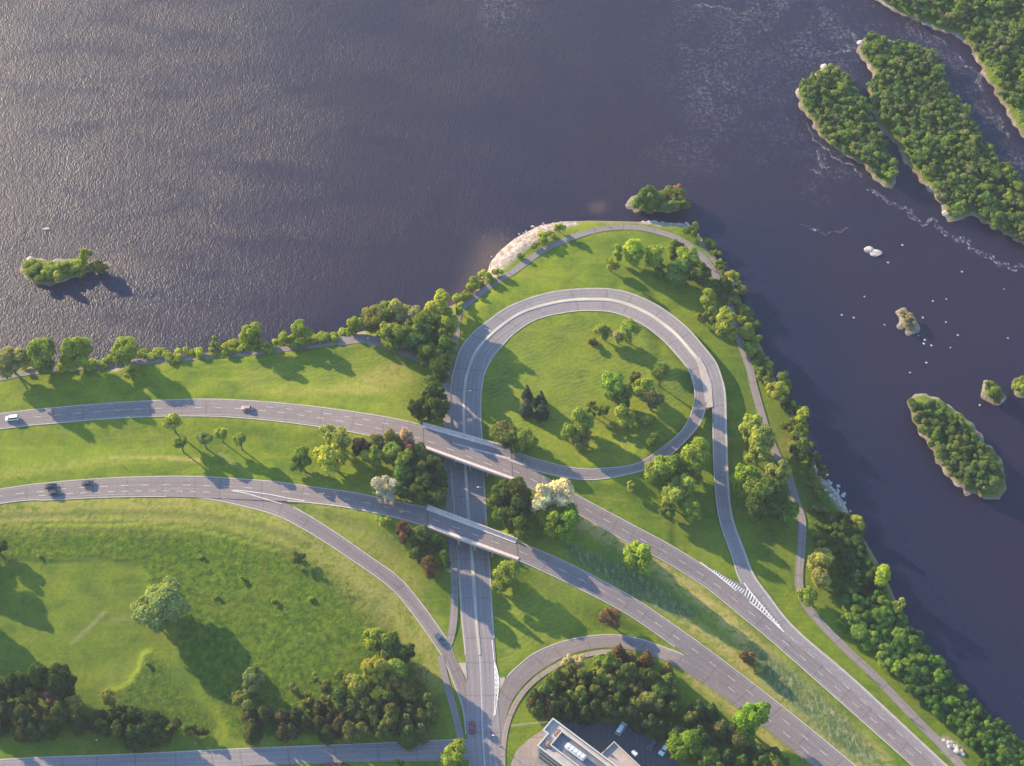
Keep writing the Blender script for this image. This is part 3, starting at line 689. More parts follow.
PATH_W = path([(-90,398),(-40,386),(0,378.5),(25,373.5),(75,368.5),(113,366),(150,362),(200,357.5),(256,353),(306,347),(351,341.5),(371,342),(396,350),(431,366),(443,378),(447,392),(447,420),(446.8,450),(447.5,480),(450,520),(453,560),(454.5,590),(453.5,619),(451,636),(448,645)], 2.7, 'asphalt_path')
path([(338,343),(352,340.5),(366,339.5),(378,343)], 4.6, 'asphalt_path', 'path', .17)
path([(440.5,656),(444.5,676),(448.5,691),(454,710),(458,727),(461,740)], 2.4, 'asphalt_path')
PATH_P = path([(446,378),(449,362),(455,345),(456.5,330),(458.5,314),(468.5,303),(491,286),(512,272.5),(542,251),(569.5,238.5),(599.5,230),(625,227.5),(652,230.5),(682,241),(702.5,257.5),(715,275),(726,298),(734,320),(739,338),(750,370),(753,384),(760,409),(767,432),(776,454),(788,475),(795.5,500),(802,522),(801,550),(799,574),(800.5,592),(810.5,611.5),(843,646.5),(875.5,677),(918,721.5),(943,746.5),(961,766),(1000,806)], 3.0, 'asphalt_path')
path([(503,790),(503,766),(503.2,748),(507,725),(515,705),(527,688),(545,673),(570,660),(600,652.5),(625,652.5)], 1.7, 'paving', 'pavement', .20)

# ------------------------------------------------------------------ bridges
def bridge(tl, tr, bl, br, z, label, split=None):
    A, B, Cc, Dd = (P(*p, z) for p in (tl, tr, br, bl))      # top-left, top-right, bottom-right, bottom-left
    root = empty('bridge', ((A + B + Cc + Dd) / 4)[:]); base = root.location.copy()
    L = lambda p: (p[0] - base.x, p[1] - base.y, p[2] - base.z if len(p) > 2 else 0)
    e = (B - A).normalized(); nrm = Vector((-e.y, e.x, 0))   # towards the river
    pol = [L(p) for p in (A + nrm * .3, B + nrm * .3, Cc - nrm * .3, Dd - nrm * .3)]
    MB().prism(pol, -.75, -.012).build('deck', M['concrete'], root)
    # asphalt running surface
    s = np.hstack([np.array([ (A.lerp(B, i / 12) - base)[:] for i in range(13)]), np.array([(Dd.lerp(Cc, i / 12) - base)[:] for i in range(13)])])
    o = strip('road_surface', s, M['asphalt'], 0.0, .01); o.parent = root
    for side, (a0, b0, sg) in enumerate(((A, B, 1), (Dd, Cc, -1))):
        ln = (b0 - a0).length; d = (b0 - a0).normalized(); n2 = Vector((-d.y, d.x, 0)) * sg; rz = math.atan2(d.y, d.x)
        mid = (a0 + b0) / 2 - base
        p = MB(); p.box((mid + n2 * (-.15))[:][:2] + (.10,), (ln, 1.9, .24), rz)
        p.box((mid + n2 * .5)[:][:2] + (.57,), (ln, .55, .7), rz)
        pp = p.build('parapet', M['parapet'], root)
        q = MB(); k = int(ln / 1.4)
        for i in range(k + 1):
            c = a0 + d * (ln * i / k) - base + n2 * .5
            q.box((c.x, c.y, 1.02), (.35, .5, .22), rz)
        q.box(((mid + n2 * .42).x, (mid + n2 * .42).y, 1.22), (ln, .22, .12), rz)
        q.build('railing', M['parapet'], pp)
        MB().box(((mid - n2 * .4).x, (mid - n2 * .4).y, -1.1), (ln, .7, .7), rz).build('edge_beam', M['concrete'], root)
    for a0, b0 in ((A, Dd), (B, Cc)):
        m_ = (a0 + b0) / 2 - base; d = b0 - a0
        MB().box((m_.x, m_.y, .012), (d.length - 1.2, .28, .03), math.atan2(d.y, d.x)).build('expansion_joint', M['tar'], root)
    # abutments at each end and one row of piers in the parkway median
    for a0, b0 in ((A, Dd), (B, Cc)):
        m_ = (a0 + b0) / 2 - base; d = (b0 - a0)
        sgn = 1 if (a0 is A) else -1
        m_ = m_ + e * sgn * 1.2
        MB().box((m_.x, m_.y, -2.2), (d.length, 1.4, 3.0), math.atan2(d.y, d.x)).build('abutment', M['concrete'], root)
    for fr in (.34, .52, .72):
        pa, pb = A.lerp(B, fr) - base, Dd.lerp(Cc, fr) - base
        pr = MB()
        for t_ in (.12, .5, .88):
            c = pa.lerp(pb, t_); pr.tube((c.x, c.y, -z + .05), (c.x, c.y, -1.2), .4, .4, 12)
        c = (pa + pb) / 2; d = pb - pa
        pr.box((c.x, c.y, -1.25), (d.length * .95, .9, .9), math.atan2(d.y, d.x))
        pr.build('pier', M['concrete'], root)
    tag(root, label, 'bridge', 'twin road bridges over the parkway')
    mk = []
    if split is None:
        mk.append(dashes(np.array([(A.lerp(Dd, .5) - base)[:], (B.lerp(Cc, .5) - base)[:]]), 3, 4.9, .12, .02, 2))
    else:
        mk.append(dashes(np.array([(A.lerp(Dd, .62) - base)[:], (B.lerp(Cc, .78) - base)[:]]), 3, 4.9, .12, .02, 2))
        v, f = [], []
        ribbon(v, f, np.array([(A.lerp(Dd, .40).lerp(B.lerp(Cc, .42), .0) - base)[:] if i == 0 else (A.lerp(B, .1 + .08 * i).lerp(Dd.lerp(Cc, .1 + .08 * i), .42 - .01 * i) - base)[:] for i in range(3, 12)]), [.12 + .05 * i for i in range(9)], .022)
        mk.append((v, f))
    for v, f in mk:
        f = np.array(f); v = np.array(v)
        if len(v) % 6 or max(max(q) for q in f.tolist()[:2]) != 5 or min(f.tolist()[2]) < 6: link('ramp_line', mesh_np('ramp_line', v, f, M['paint']), root); continue
        for i in range(0, len(f), 2): link('lane_dash', mesh_np('lane_dash', v[3 * i:3 * i + 6], f[i:i + 2] - 3 * i, M['paint']), root)
    return root
bridge((423,425), (511,450), (424,448), (513,480), 6.2, 'wide concrete road bridge with a ramp lane, the one nearer the loop', split=True)
bridge((427.5,507.5), (516.5,541), (428,527), (518,560), 6.2, 'narrower concrete road bridge carrying two lanes over the grey parkway, south of its twin')
# kerbed nose between ramp and highway
flat_poly('traffic_island', [(505,457.5),(511,459.2),(525,463.5),(527,467.2),(511,461.5)], 6.25, M['kerb'], .6)

# ------------------------------------------------------------------ building and yard
flat_poly('car_park', [(562,722),(600,722.5),(622,724),(640,732),(658,743),(670,752),(682,768),(684,810),(560,810),(552,760),(548,740)], .1, M['asphalt_lot'], .4)
flat_poly('forecourt', [(545,728),(530,738),(516,751),(511,764),(511,790),(545,790),(552,760),(552,742)], .08, M['paving'], .4)
ZB = 11.0
O = P(553, 719, ZB); e1 = (P(615, 765.5, ZB) - O); e1.z = 0; e1.normalize(); e2 = Vector((e1.y, -e1.x, 0))
w1 = (P(543, 730, ZB) - O).dot(e2); w2 = (P(537, 745.5, ZB) - O).dot(e2); st1 = max(2.0, (P(537, 745.5, ZB) - O).dot(e1))
bl = empty('office_building', (O.x, O.y, 0)); tag(bl, 'pale flat roofed office block with white rooftop plant at the bottom edge', 'building')
Q = lambda s, t_: (e1 * s + e2 * t_)
def qb(mb, s0, s1, t0, t1, z0, z1): mb.prism([Q(s0, t0)[:2], Q(s1, t0)[:2], Q(s1, t1)[:2], Q(s0, t1)[:2]], z0, z1); return mb
LB = 62.0; wl = w2
lpoly = [Q(0, 0), Q(LB, 0), Q(LB, wl), Q(st1, wl), Q(st1, w1), Q(0, w1)]
MB().prism([p[:2] for p in lpoly], 0, ZB - .5).build('wall', M['wall_white'], bl)
rf = MB().prism([(p * 1.0)[:2] for p in [Q(.35, .35), Q(LB - .35, .35), Q(LB - .35, wl - .35), Q(st1 + .35, wl - .35), Q(st1 + .35, w1 - .35), Q(.35, w1 - .35)]], ZB - .497, ZB - .35).build('roof', M['roof'], bl)
pr = MB()
edges = [(Q(0, 0), Q(LB, 0)), (Q(LB, 0), Q(LB, wl)), (Q(LB, wl), Q(st1, wl)), (Q(st1, wl), Q(st1, w1)), (Q(st1, w1), Q(0, w1)), (Q(0, w1), Q(0, 0))]
cen = Q(LB / 2, wl / 2)
for i, (a0, b0) in enumerate(edges):
    d = b0 - a0; c = (a0 + b0) / 2; pr.box((c.x, c.y, ZB - .05 + .004 * i), (d.length + .4, .45, 1.1), math.atan2(d.y, d.x))
pr.build('parapet', M['wall_white'], rf)
# window bands
for fl in range(3):
    mb = MB(); zc = 2.0 + fl * 3.3
    for (s0, s1, t0, t1) in ((st1 + .8, LB - 1, wl - .1, wl + .06), (1.0, LB - 1, -.06, .1)):
        qb(mb, s0, s1, t0, t1, zc, zc + 2.1)
    o = mb.build('window', M['glass'], bl)
# plant well
s0 = 5.0; s1 = 26.0; t0 = w1 * .32; t1 = wl * .76
well = MB()
for i, (a_, b2, c_, d_) in enumerate(((s0, s1, t0, t0 + .35), (s0, s1, t1 - .35, t1), (s0, s0 + .35, t0 + .35, t1 - .35), (s1 - .35, s1, t0 + .35, t1 - .35))):
    qb(well, a_, b2, c_, d_, ZB - .35, ZB + 1.0)
well.build('plant_screen', M['wall_white'], rf)
fl_ = MB(); qb(fl_, s0 + .35, s1 - .35, t0 + .35, t1 - .35, ZB - .35, ZB - .2); fl_.build('plant_floor', M['roof_dark'], rf)
def hv(px, py, qx, qy, zz):
    a0 = P(px, py, zz) - Vector((O.x, O.y, 0)); b0 = P(qx, qy, zz) - Vector((O.x, O.y, 0)); return a0, b0
a0, b0 = hv(566, 744, 585, 758, ZB + 1.6); d = b0 - a0; c = (a0 + b0) / 2
hm = MB().box((c.x, c.y, ZB + .7), (d.length, 2.2, 1.6), math.atan2(d.y, d.x), bevel=.25)
for i in range(5):
    p = a0.lerp(b0, .12 + .19 * i); hm.tube((p.x, p.y, ZB + 1.7), (p.x, p.y, ZB + 1.95), .8, .7, 12)
hm.build('cooling_unit', M['unit'], rf)
for px, py in ((558, 733), (549, 744)):
    p = P(px, py, ZB) - Vector((O.x, O.y, 0))
    MB().tube((p.x, p.y, ZB - .36), (p.x, p.y, ZB + .35), 1.5, 1.3, 16).tube((p.x, p.y, ZB + .35), (p.x, p.y, ZB + .6), .9, .5, 16).build('roof_vent', M['brown'], rf)
# low wing
ZL = 4.5; O2 = P(614, 741.5, ZL); ax = P(601, 754, ZL) - O2; ax.z = 0; bx_ = P(647, 766, ZL) - O2; bx_.z = 0
wing = empty('low_building', (O2.x, O2.y, 0)); tag(wing, 'low flat tan roofed wing beside the dark car park at the bottom edge', 'building')
la, lb = ax.length, 26.0; ea = ax.normalized(); eb = Vector((-ea.y, ea.x, 0)); eb = eb if eb.dot(bx_) > 0 else -eb
q2 = lambda s, t_: (ea * s + eb * t_)
rect = lambda a1, b1, c1, d1: [q2(a1, c1)[:2], q2(b1, c1)[:2], q2(b1, d1)[:2], q2(a1, d1)[:2]]
MB().prism(rect(0, la * 1.6, 0, lb), 0, ZL - .4).build('wall', M['wall_white'], wing)
r2 = MB().prism(rect(.3, la * 1.6 - .3, .3, lb - .3), ZL - .397, ZL - .3).build('roof', M['roof_tan'], wing)
p2 = MB()
for i, rr in enumerate((rect(0, la * 1.6, 0, .3), rect(0, la * 1.6, lb - .3, lb), rect(0, .3, .3, lb - .3), rect(la * 1.6 - .3, la * 1.6, .3, lb - .3))): p2.prism(rr, ZL - .4, ZL + .35)
p2.build('parapet', M['wall_white'], r2)
a0 = P(634.5, 753.5, ZL) - Vector((O2.x, O2.y, 0))
MB().box((a0.x, a0.y, ZL + .3), (2.0, 1.3, 1.0), math.atan2(eb.y, eb.x), bevel=.1).build('cooling_unit', M['unit'], r2)

# yard fence
fn = empty('wire_fence', P(511, 727, .1)[:]); tag(fn, 'thin grey wire fence along the grass behind the office forecourt', 'fence')
fb = fn.location.copy(); fa = [P(511, 727, .1), P(528, 724.5, .1), P(545, 723.5, .1), P(566, 721, .1)]
pm, wm = MB(), MB()
for i in range(3):
    a0, b0 = fa[i] - fb, fa[i + 1] - fb; n = max(2, int((b0 - a0).length / 2.5))
    for j in range(n): p = a0.lerp(b0, j / n); MB().tube((p.x, p.y, -.3), (p.x, p.y, 1.6), .05, .05, 6).build('fence_post', M['steel'], fn)
    for hh in (.3, .8, 1.3, 1.55): wm.tube((a0.x, a0.y, hh), (b0.x, b0.y, hh), .025, .025, 4)
pm.bm.free(); wm.build('fence_wire', M['steel'], fn)

# ------------------------------------------------------------------ foliage prototypes
ico = bmesh.new(); bmesh.ops.create_icosphere(ico, subdivisions=2, radius=1.0)
IV = np.array([v.co[:] for v in ico.verts]); IF = np.array([[v.index for v in f.verts] for f in ico.faces]); ico.free()

def unit(n, g=rng):
    d = g.normal(size=(n, 3)); return d / np.linalg.norm(d, axis=1)[:, None]

def cards(centres, normals, size, g=rng):
    n = len(centres); a = np.cross(normals, unit(n, g)); a /= np.linalg.norm(a, axis=1)[:, None] + 1e-9; b = np.cross(normals, a)
    s = size * g.uniform(.65, 1.35, n)[:, None]; t_ = s * g.uniform(.6, 1.0, n)[:, None]
    return np.stack([centres - a * s, centres - b * t_, centres + a * s, centres + b * t_], 1).reshape(-1, 3)

def crown_arrays(W, Ht, nl, nc, size, base=.2, shape='round', g=rng, loose=0.0):
    """returns verts, quads, tint per vertex.  W crown width, Ht tree height"""
    Rx = W / 2; z0 = Ht * base; Rz = (Ht - z0) / 2; zc = (Ht + z0) / 2
    C_, r_ = [], []
    if shape == 'conifer':
        nl = 16
        for i in range(nl):
            t_ = (i + .5) / nl; z = z0 + (Ht - z0) * t_; rad = Rx * (1 - t_) ** .85
            k = max(1, int(6 * (1 - t_)))
            for j in range(k):
                an = j * 2 * math.pi / k + i * 1.1 + g.uniform(-.3, .3)
                rr = rad * .62; C_.append((rr * math.cos(an), rr * math.sin(an), z - rad * .12)); r_.append((rad * .48 + .22, rad * .48 + .22, .55 + rad * .14))
    else:
        for i in range(nl):
            d = unit(1, g)[0]
            if shape == 'flame':
                tz = g.uniform(-.9, .9); rad = math.sqrt(max(0, 1 - tz * tz)) * (1 - .35 * max(0, tz)); an = g.uniform(0, 6.28)
                c = np.array([rad * math.cos(an) * .5 * Rx, rad * math.sin(an) * .5 * Rx, tz * Rz * .8]); s = g.uniform(.42, .58) * Rx
            else:
                k = g.uniform(.40, .78) if shape != 'ball' else g.uniform(.30, .52); c = d * k * np.array([Rx, Rx, Rz]); s = g.uniform(.22, .48) * Rx * (1.0 if nl < 16 else .78)
            fl = 1 - .25 * c[2] / Rz; C_.append((c[0] * fl, c[1] * fl, zc + c[2])); r_.append((s, s, min(s, Rz * .8) * .9))
    C_ = np.array(C_); r_ = np.array(r_); nmain = len(C_)
    if shape != 'conifer':
        d2 = unit(nmain * 5, g); d2[:, 2] = np.abs(d2[:, 2]) * .9 - .15
        par_ = np.repeat(np.arange(nmain), 5); sr = g.uniform(.26, .5, nmain * 5)[:, None]
        C_ = np.concatenate([C_, C_[par_] + d2 * r_[par_] * g.uniform(.75, 1.02, nmain * 5)[:, None]]); r_ = np.concatenate([r_, r_[par_] * sr])
    nl = len(C_)
    wgt = r_[:, 0] * r_[:, 2]; wgt /= wgt.sum()
    which = g.choice(nl, nc, p=wgt); d = unit(nc, g); d[:, 2] = np.where(d[:, 2] < -.55, -d[:, 2], d[:, 2])
    pos = C_[which] + d * r_[which] * (g.uniform(.86, 1.10 + loose, nc) + .22 * g.random(nc) ** 5)[:, None]
    # drop what is buried deep in other clumps
    ok = pos[:, 2] > .1
    for i in range(nmain):
        q = (((pos - C_[i]) / r_[i]) ** 2).sum(1); ok &= ~((q < .55) & (which != i))
    pos, d, which = pos[ok], d[ok], which[ok]
    nn = d / r_[which] ; nn /= np.linalg.norm(nn, axis=1)[:, None]; nn = nn * .9 + unit(len(nn), g) * .5; nn /= np.linalg.norm(nn, axis=1)[:, None]
    V = cards(pos, nn, size, g); n = len(pos); Fq = np.arange(4 * n).reshape(n, 4)
    lt = g.uniform(.78, 1.25, nl); tint = np.repeat(lt[which] * g.uniform(.82, 1.18, n), 4)
    # solid cores so the crown is not see-through
    cv, cf, ctn = [], [], []
    for i in range(nmain):
        jit = 1 + .12 * g.normal(size=(len(IV), 1)); v_ = C_[i] + IV * r_[i] * .80 * jit; v_[:, 2] = np.maximum(v_[:, 2], .05)
        f_ = np.hstack([IF, IF[:, :1]]) + len(V) + sum(len(c) for c in cv)
        cv.append(v_); cf.append(f_); ctn.append(np.full(len(IV), lt[i] * .9))
    return V, Fq, tint, (cv, cf, ctn), C_

def tree_meshes(name, W, Ht, nl, nc, size, base=.2, shape='round', seed=0, loose=0.0):
    g = np.random.default_rng(seed)
    V, Fq, tint, (cv, cf, ctn), Cn = crown_arrays(W, Ht, nl, nc, size, base, shape, g, loose)
    CV = np.concatenate(cv); CF = np.concatenate(cf)[:, :3]; 
    me_ = bpy.data.meshes.new(name)
    allv = np.concatenate([V, CV]); nq, ntri = len(Fq), len(CF)
    me_.vertices.add(len(allv)); me_.vertices.foreach_set('co', allv.astype(np.float32).ravel())
    me_.loops.add(nq * 4 + ntri * 3); me_.loops.foreach_set('vertex_index', np.concatenate([Fq.ravel(), CF.ravel()]).astype(np.int32))
    me_.polygons.add(nq + ntri)
    ls = np.concatenate([np.arange(nq) * 4, nq * 4 + np.arange(ntri) * 3]).astype(np.int32); lt = np.concatenate([np.full(nq, 4), np.full(ntri, 3)]).astype(np.int32)
    me_.polygons.foreach_set('loop_start', ls); me_.polygons.foreach_set('loop_total', lt); me_.update(calc_edges=True)
    ca = me_.color_attributes.new('tint', 'FLOAT_COLOR', 'POINT'); tt = np.concatenate([tint, np.concatenate(ctn)])
    gsh = 1 + (tt - 1) * .4
    ca.data.foreach_set('color', np.stack([tt * 1.02, tt * gsh / gsh, tt * .95, np.ones_like(tt)], 1).astype(np.float32).ravel())
    me_.materials.append(M['leaf'])
    tb = MB(); r0 = max(.12, W * .035); top = Vector((0, 0, Ht * (base + .25)))
    tb.tube((0, 0, -.6), (0, 0, Ht * base), r0 * 1.25, r0, 8); tb.tube((0, 0, Ht * base), top[:], r0, r0 * .6, 8)
    for i in range(min(6, len(Cn))):
        c = Vector(Cn[i]); tb.tube((0, 0, Ht * base * .9 + i * .15), (c * .9)[:], r0 * .5, r0 * .18, 6)
    tm = bpy.data.meshes.new(name + '_trunk'); tb.bm.to_mesh(tm); tb.bm.free(); tm.materials.append(M['bark'])
    return me_, tm, W, Ht, (allv, tt, Fq, CF)
PROTO = {'ball': [], 'S': [], 'M': [], 'L': [], 'flame': [], 'shrub': [], 'conifer': [], 'airy': []}
for i in range(4):
    PROTO['S'].append(tree_meshes('small_crown', 5, 7.5, 8, 2000, .24, .06, 'round', 10 + i))
    PROTO['M'].append(tree_meshes('medium_crown', 9, 11, 14, 5200, .29, .04, 'round', 20 + i))
    PROTO['conifer'].append(tree_meshes('conifer_crown', 5, 12, 0, 1900, .28, .08, 'conifer', 50 + i))
    PROTO['shrub'].append(tree_meshes('shrub_crown', 4, 3, 7, 1200, .21, .0, 'round', 60 + i))
for i in range(3):
    PROTO['ball'].append(tree_meshes('compact_crown', 5, 9, 12, 2300, .23, .36, 'ball', 80 + i))
    PROTO['L'].append(tree_meshes('large_crown', 16, 17, 30, 14000, .36, .02, 'round', 30 + i))
    PROTO['flame'].append(tree_meshes('tall_crown', 6, 12, 14, 3200, .26, .05, 'flame', 40 + i))
    PROTO['airy'].append(tree_meshes('airy_crown', 9, 12, 17, 3600, .28, .1, 'round', 70 + i, loose=.25))

def plant(name, cat, x, y, z, wdt, hgt, col, kind, label, group=None, trunk=True):
    ps = PROTO[kind]; me_, tm, W0, H0, _ = ps[random.randrange(len(ps))]
    root = empty(name, (x, y, z), random.uniform(0, 6.28)); root.scale = (wdt / W0, wdt / W0, hgt / H0)
    cr = link('foliage' if kind == 'shrub' else 'crown', me_, root)
    j = random.uniform(.9, 1.1); j *= 1.45 + .45 * min(1, max(0, (col[1] - .07) / .06)) ; cr.color = (col[0] * j * random.uniform(.94, 1.06) * 1.12, col[1] * j, col[2] * j, 1)
    tk = link('stem' if kind == 'shrub' else 'trunk', tm, root)
    tag(root, label, cat, group); return root

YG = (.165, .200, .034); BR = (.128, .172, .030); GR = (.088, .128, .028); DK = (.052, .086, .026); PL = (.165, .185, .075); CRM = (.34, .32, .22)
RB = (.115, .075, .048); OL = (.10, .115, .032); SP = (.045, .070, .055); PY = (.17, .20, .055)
pend = []
MERGE = ('trees of the lower right island', 'trees of the islet off the peninsula', 'bank wood beside the riverside path', 'shaded bank trees under the white rocks', 'lower right bank corner')
def T(px, py, wpx, h, col, label, kind=None, name=None, cat=None, group=None, on=None):
    pend.append((px, py, wpx, h, col, label, kind, name, cat, group, on))

# ---- left shore
T(10,361,27,12,PL,'pale yellowish leaning tree at the river bank, leftmost on the shore')
T(40,356,30,13,GR,'green round tree on the left shore, second from the photo edge')
T(76,351,32,13,BR,'wide bright green tree on the shore path, third from the left edge')
T(124,350,25,11,BR,'bright green tree alone on the shore right of the gravel landing')
T(133,370,15,5,BR,'small round tree on the lawn side of the shore path')
T(214,341,9,7,BR,'slender young tree rising from the low shore hedge')
T(251,336,23,10,BR,'rounded bright tree on the shore near the middle of the hedge')
T(283,338,12,7,YG,'little yellow green tree left of a wider one on the shore')
T(298,333,22,10,BR,'broad bright tree on the shore beside a little yellow green one')
T(355,325,15,8,BR,'bright bushy tree at the end of the low shore hedge')
for i, (x_, y_, w_) in enumerate([(92,362,13),(104,362,10),(144,356,12),(155,354,13),(167,357,10),(179,355,10),(190,352,11),(201,352,10),(222,350,14),(233,347,12),(243,347,10),(266,346,12),(275,343,12),(311,341,12),(320,338,10),(330,338,11),(340,334,11),(347,332,11),(62,364,11),(25,368,12),(98,363,10),(112,360,10),(121,359,11),(172,357,10),(211,351,10),(227,350,10),(238,348,10),(258,347,10),(290,342,11),(303,341,11),(325,338,9),(335,337,9)]):
    T(x_, y_, w_ * 1.25, random.uniform(2.2, 3.6), random.choice([BR, YG, YG]), 'low green bush of the hedge between the river and shore path', 'shrub', group='low bushes along the left shore')
# ---- clump by the path bend
T(374,318,24,10,OL,'olive toned tree at the left end of the clump where the path bends')
T(386,312,20,11,GR,'green tree in the river side of the clump where the path bends')
T(400,310,21,12,PL,'pale tree at the top of the clump where the path bends')
T(411,316,20,11,(.15,.155,.085),'grey pale tree right of the palest one at the path bend')
T(390,334,22,10,BR,'bright tree facing the lawn at the front of the path bend clump')
T(404,338,24,11,GR,'rounded green tree over the path in the bend clump')
T(420,338,24,12,(.045,.095,.035),'dark bluish green tree in the middle of the bend clump')
T(424,325,20,12,GR,'green tree behind the dark one in the bend clump')
T(434,314,20,12,YG,'yellow green tree above the shoreline right of the bend clump')
T(443,303,20,12,YG,'tall yellow green tree at the water beside the peninsula path')
T(447,322,18,11,YG,'yellow green tree pressed against the peninsula path junction')
T(438,337,18,10,OL,'olive tree just left of the peninsula path junction')
T(430,354,22,10,GR,'rounded green tree beneath the clump, left of the loop road')
T(446,350,20,13,(.075,.125,.03),'green tree touching the loop road verge under the clump')
T(440,368,18,13,DK,'dark tree hiding the shore path beside the loop road')
T(431,385,16,8,GR,'green tree on the sunlit lawn corner left of the parkway')
T(424,397,14,8,GR,'light topped tree at the lawn corner above the wide bridge')
T(436,392,18,13,DK,'dark tree between lawn corner and parkway')
T(417,408,16,8,DK,'dark tree by the left end of the wide bridge')
T(431,407,18,11,DK,'dark tree filling the wedge above the wide bridge')
T(441,408,13,12,DK,'small dark tree squeezed between path and wide bridge')
# ---- shore up the peninsula
for (x_, y_, w_) in [(456,301,14),(463,295,13),(470,289,14),(477,281,13),(484,276,12),(491,278,11),(498,273,10),(460,310,10)]:
    T(x_, y_, w_, random.uniform(3.5, 6), random.choice([YG, BR]), 'bright bush between the water and the peninsula path', 'shrub', group='bushes along the west side of the peninsula path')
T(559,226,10,5,YG,'small yellow green tree on the pale rock shelf, right one')
T(541,238,14,4,YG,'wide low bush on the pale rock shelf','shrub')
T(523,256,9,2.5,GR,'small green bush at the foot of the rock shelf','shrub')
T(551,235,9,2.5,BR,'small bright bush between rock shelf and path','shrub')
T(536,246,8,2.5,GR,'tiny bush beside the path under the rock shelf','shrub')
# ---- peninsula trees
T(611,261,14,9,YG,'leftmost tree in the row inside the peninsula bend','S')
T(618,252,8,9,BR,'slim tree squeezed behind the leftmost of the peninsula row','flame')
T(634,250,17,13,(.17,.23,.03),'tallest bright tree of the row inside the peninsula bend','flame')
T(655,254,16,12,BR,'tall bright tree third from the left in the peninsula row','flame')
T(675,249,15,9,GR,'round green tree near the path in the peninsula row','S')
T(689,258,22,10,BR,'broad bright tree at the right end of the peninsula row')
T(682,272,24,9,(.075,.135,.04),'mid green spreading tree in front of the peninsula row')
T(700,274,20,9,DK,'dark tree shading the path at the right end of the peninsula')
T(660,266,14,8,GR,'green tree in the shade within the peninsula row','S')
T(693,228,15,7,GR,'lone rounded tree on the north east tip of the peninsula','S')
T(733,278,14,6,YG,'bright small tree at the east waterline by the path')
T(743,290,10,5,OL,'olive small tree just below the bright one at the east waterline','S')
T(709,299,14,11,BR,'tall pointed tree between loop and east path','flame')
T(710,314,18,8,GR,'round tree between the pointed one and the big one by the east path','S')
T(727,323,25,12,BR,'big bright round tree over the east path near the loop')
T(722,287,18,8,DK,'dark tree on the shaded stretch of the east path')
T(701,318,9,5,OL,'small brownish shrub left of the round tree by the east path','shrub')
for (x_, y_, w_) in [(706,243,10),(711,246,10),(716,254,10),(718,262,9),(722,266,9),(725,273,9),(729,266,0)]:
    if w_: T(x_, y_, w_, 3, GR, 'green waterside bush above the riprap of the east point', 'shrub', group='bushes above the riprap of the east point')
# east bank strip
for i in range(26):
    t_ = i / 25; bx0 = np.interp(t_, [0, .3, .6, 1], [742, 754, 764, 772]); by0 = np.interp(t_, [0, .3, .6, 1], [300, 325, 352, 380])
    T(bx0 + random.uniform(-13, 1), by0 + random.uniform(-4, 4), random.uniform(9, 14), random.uniform(2.5, 4.2), random.choice([GR, BR, (.065,.11,.03)]), 'dark green bush crowding the east bank between path and water', 'shrub', group='dark bushes on the east bank strip')
T(777,388,20,8,YG,'yellow green tree on the east bank where the worn track ends')
T(784,380,15,7,GR,'green tree beside the yellow green one on the east bank','S')
T(787,401,18,8,DK,'dark tree on the east bank above the bright pair','S')
T(795,404,11,7,BR,'bright tree at the waterline, upper of the bright pair','S')
T(803,418,17,9,BR,'bright tree leaning over the water, lower of the bright pair')
T(790,424,14,7,OL,'brownish olive tree beside the worn bank track','S')
T(799,433,16,8,GR,'green tree beneath the bright pair on the east bank','S')
T(806,444,15,8,GR,'green tree at the waterline on the east bank below the bright pair','S')
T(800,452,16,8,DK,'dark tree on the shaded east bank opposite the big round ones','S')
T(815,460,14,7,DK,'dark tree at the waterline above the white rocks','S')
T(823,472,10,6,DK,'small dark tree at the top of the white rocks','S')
# big path-side trees
T(755,428,24,14,(.155,.195,.045),'pale lime round tree where the east path passes out of sight, upper half')
T(763,440,24,14,(.15,.185,.045),'pale lime tree leaning against its upper neighbour over the east path')
T(757,452,18,11,(.16,.20,.05),'lower pale lime tree at the foot of the big pair')
T(747,480,26,15,(.12,.19,.022),'large bright tree left of the path below the lime pair')
T(760,488,30,16,GR,'large green tree shading the lawn below the lime pair')
T(779,472,22,11,(.15,.18,.05),'olive lime tree leaning over the path below the big pair')
T(773,502,28,14,DK,'large dark tree in the middle of the path side group')
T(787,513,20,11,(.06,.12,.022),'rounded green tree touching the path at the foot of the group')
T(758,505,20,12,DK,'dark tree at the lower left of the path side group')
T(820,557,20,9,(.17,.18,.05),'yellowish tree right of the path, upper of three')
T(821,577,17,8,(.17,.17,.055),'yellowish tree right of the path, middle of three')
T(809,594,19,8,BR,'bright tree at the path edge, lower of three')
T(882,575,15,10,(.16,.215,.03),'bright upright tree at the waterline, alone below the bank','flame')
T(899,604,15,8,(.15,.19,.05),'pale green tree jutting over the water below the upright one','S')
T(857,524,14,7,YG,'bright small tree at the waterline under the white rocks','S')
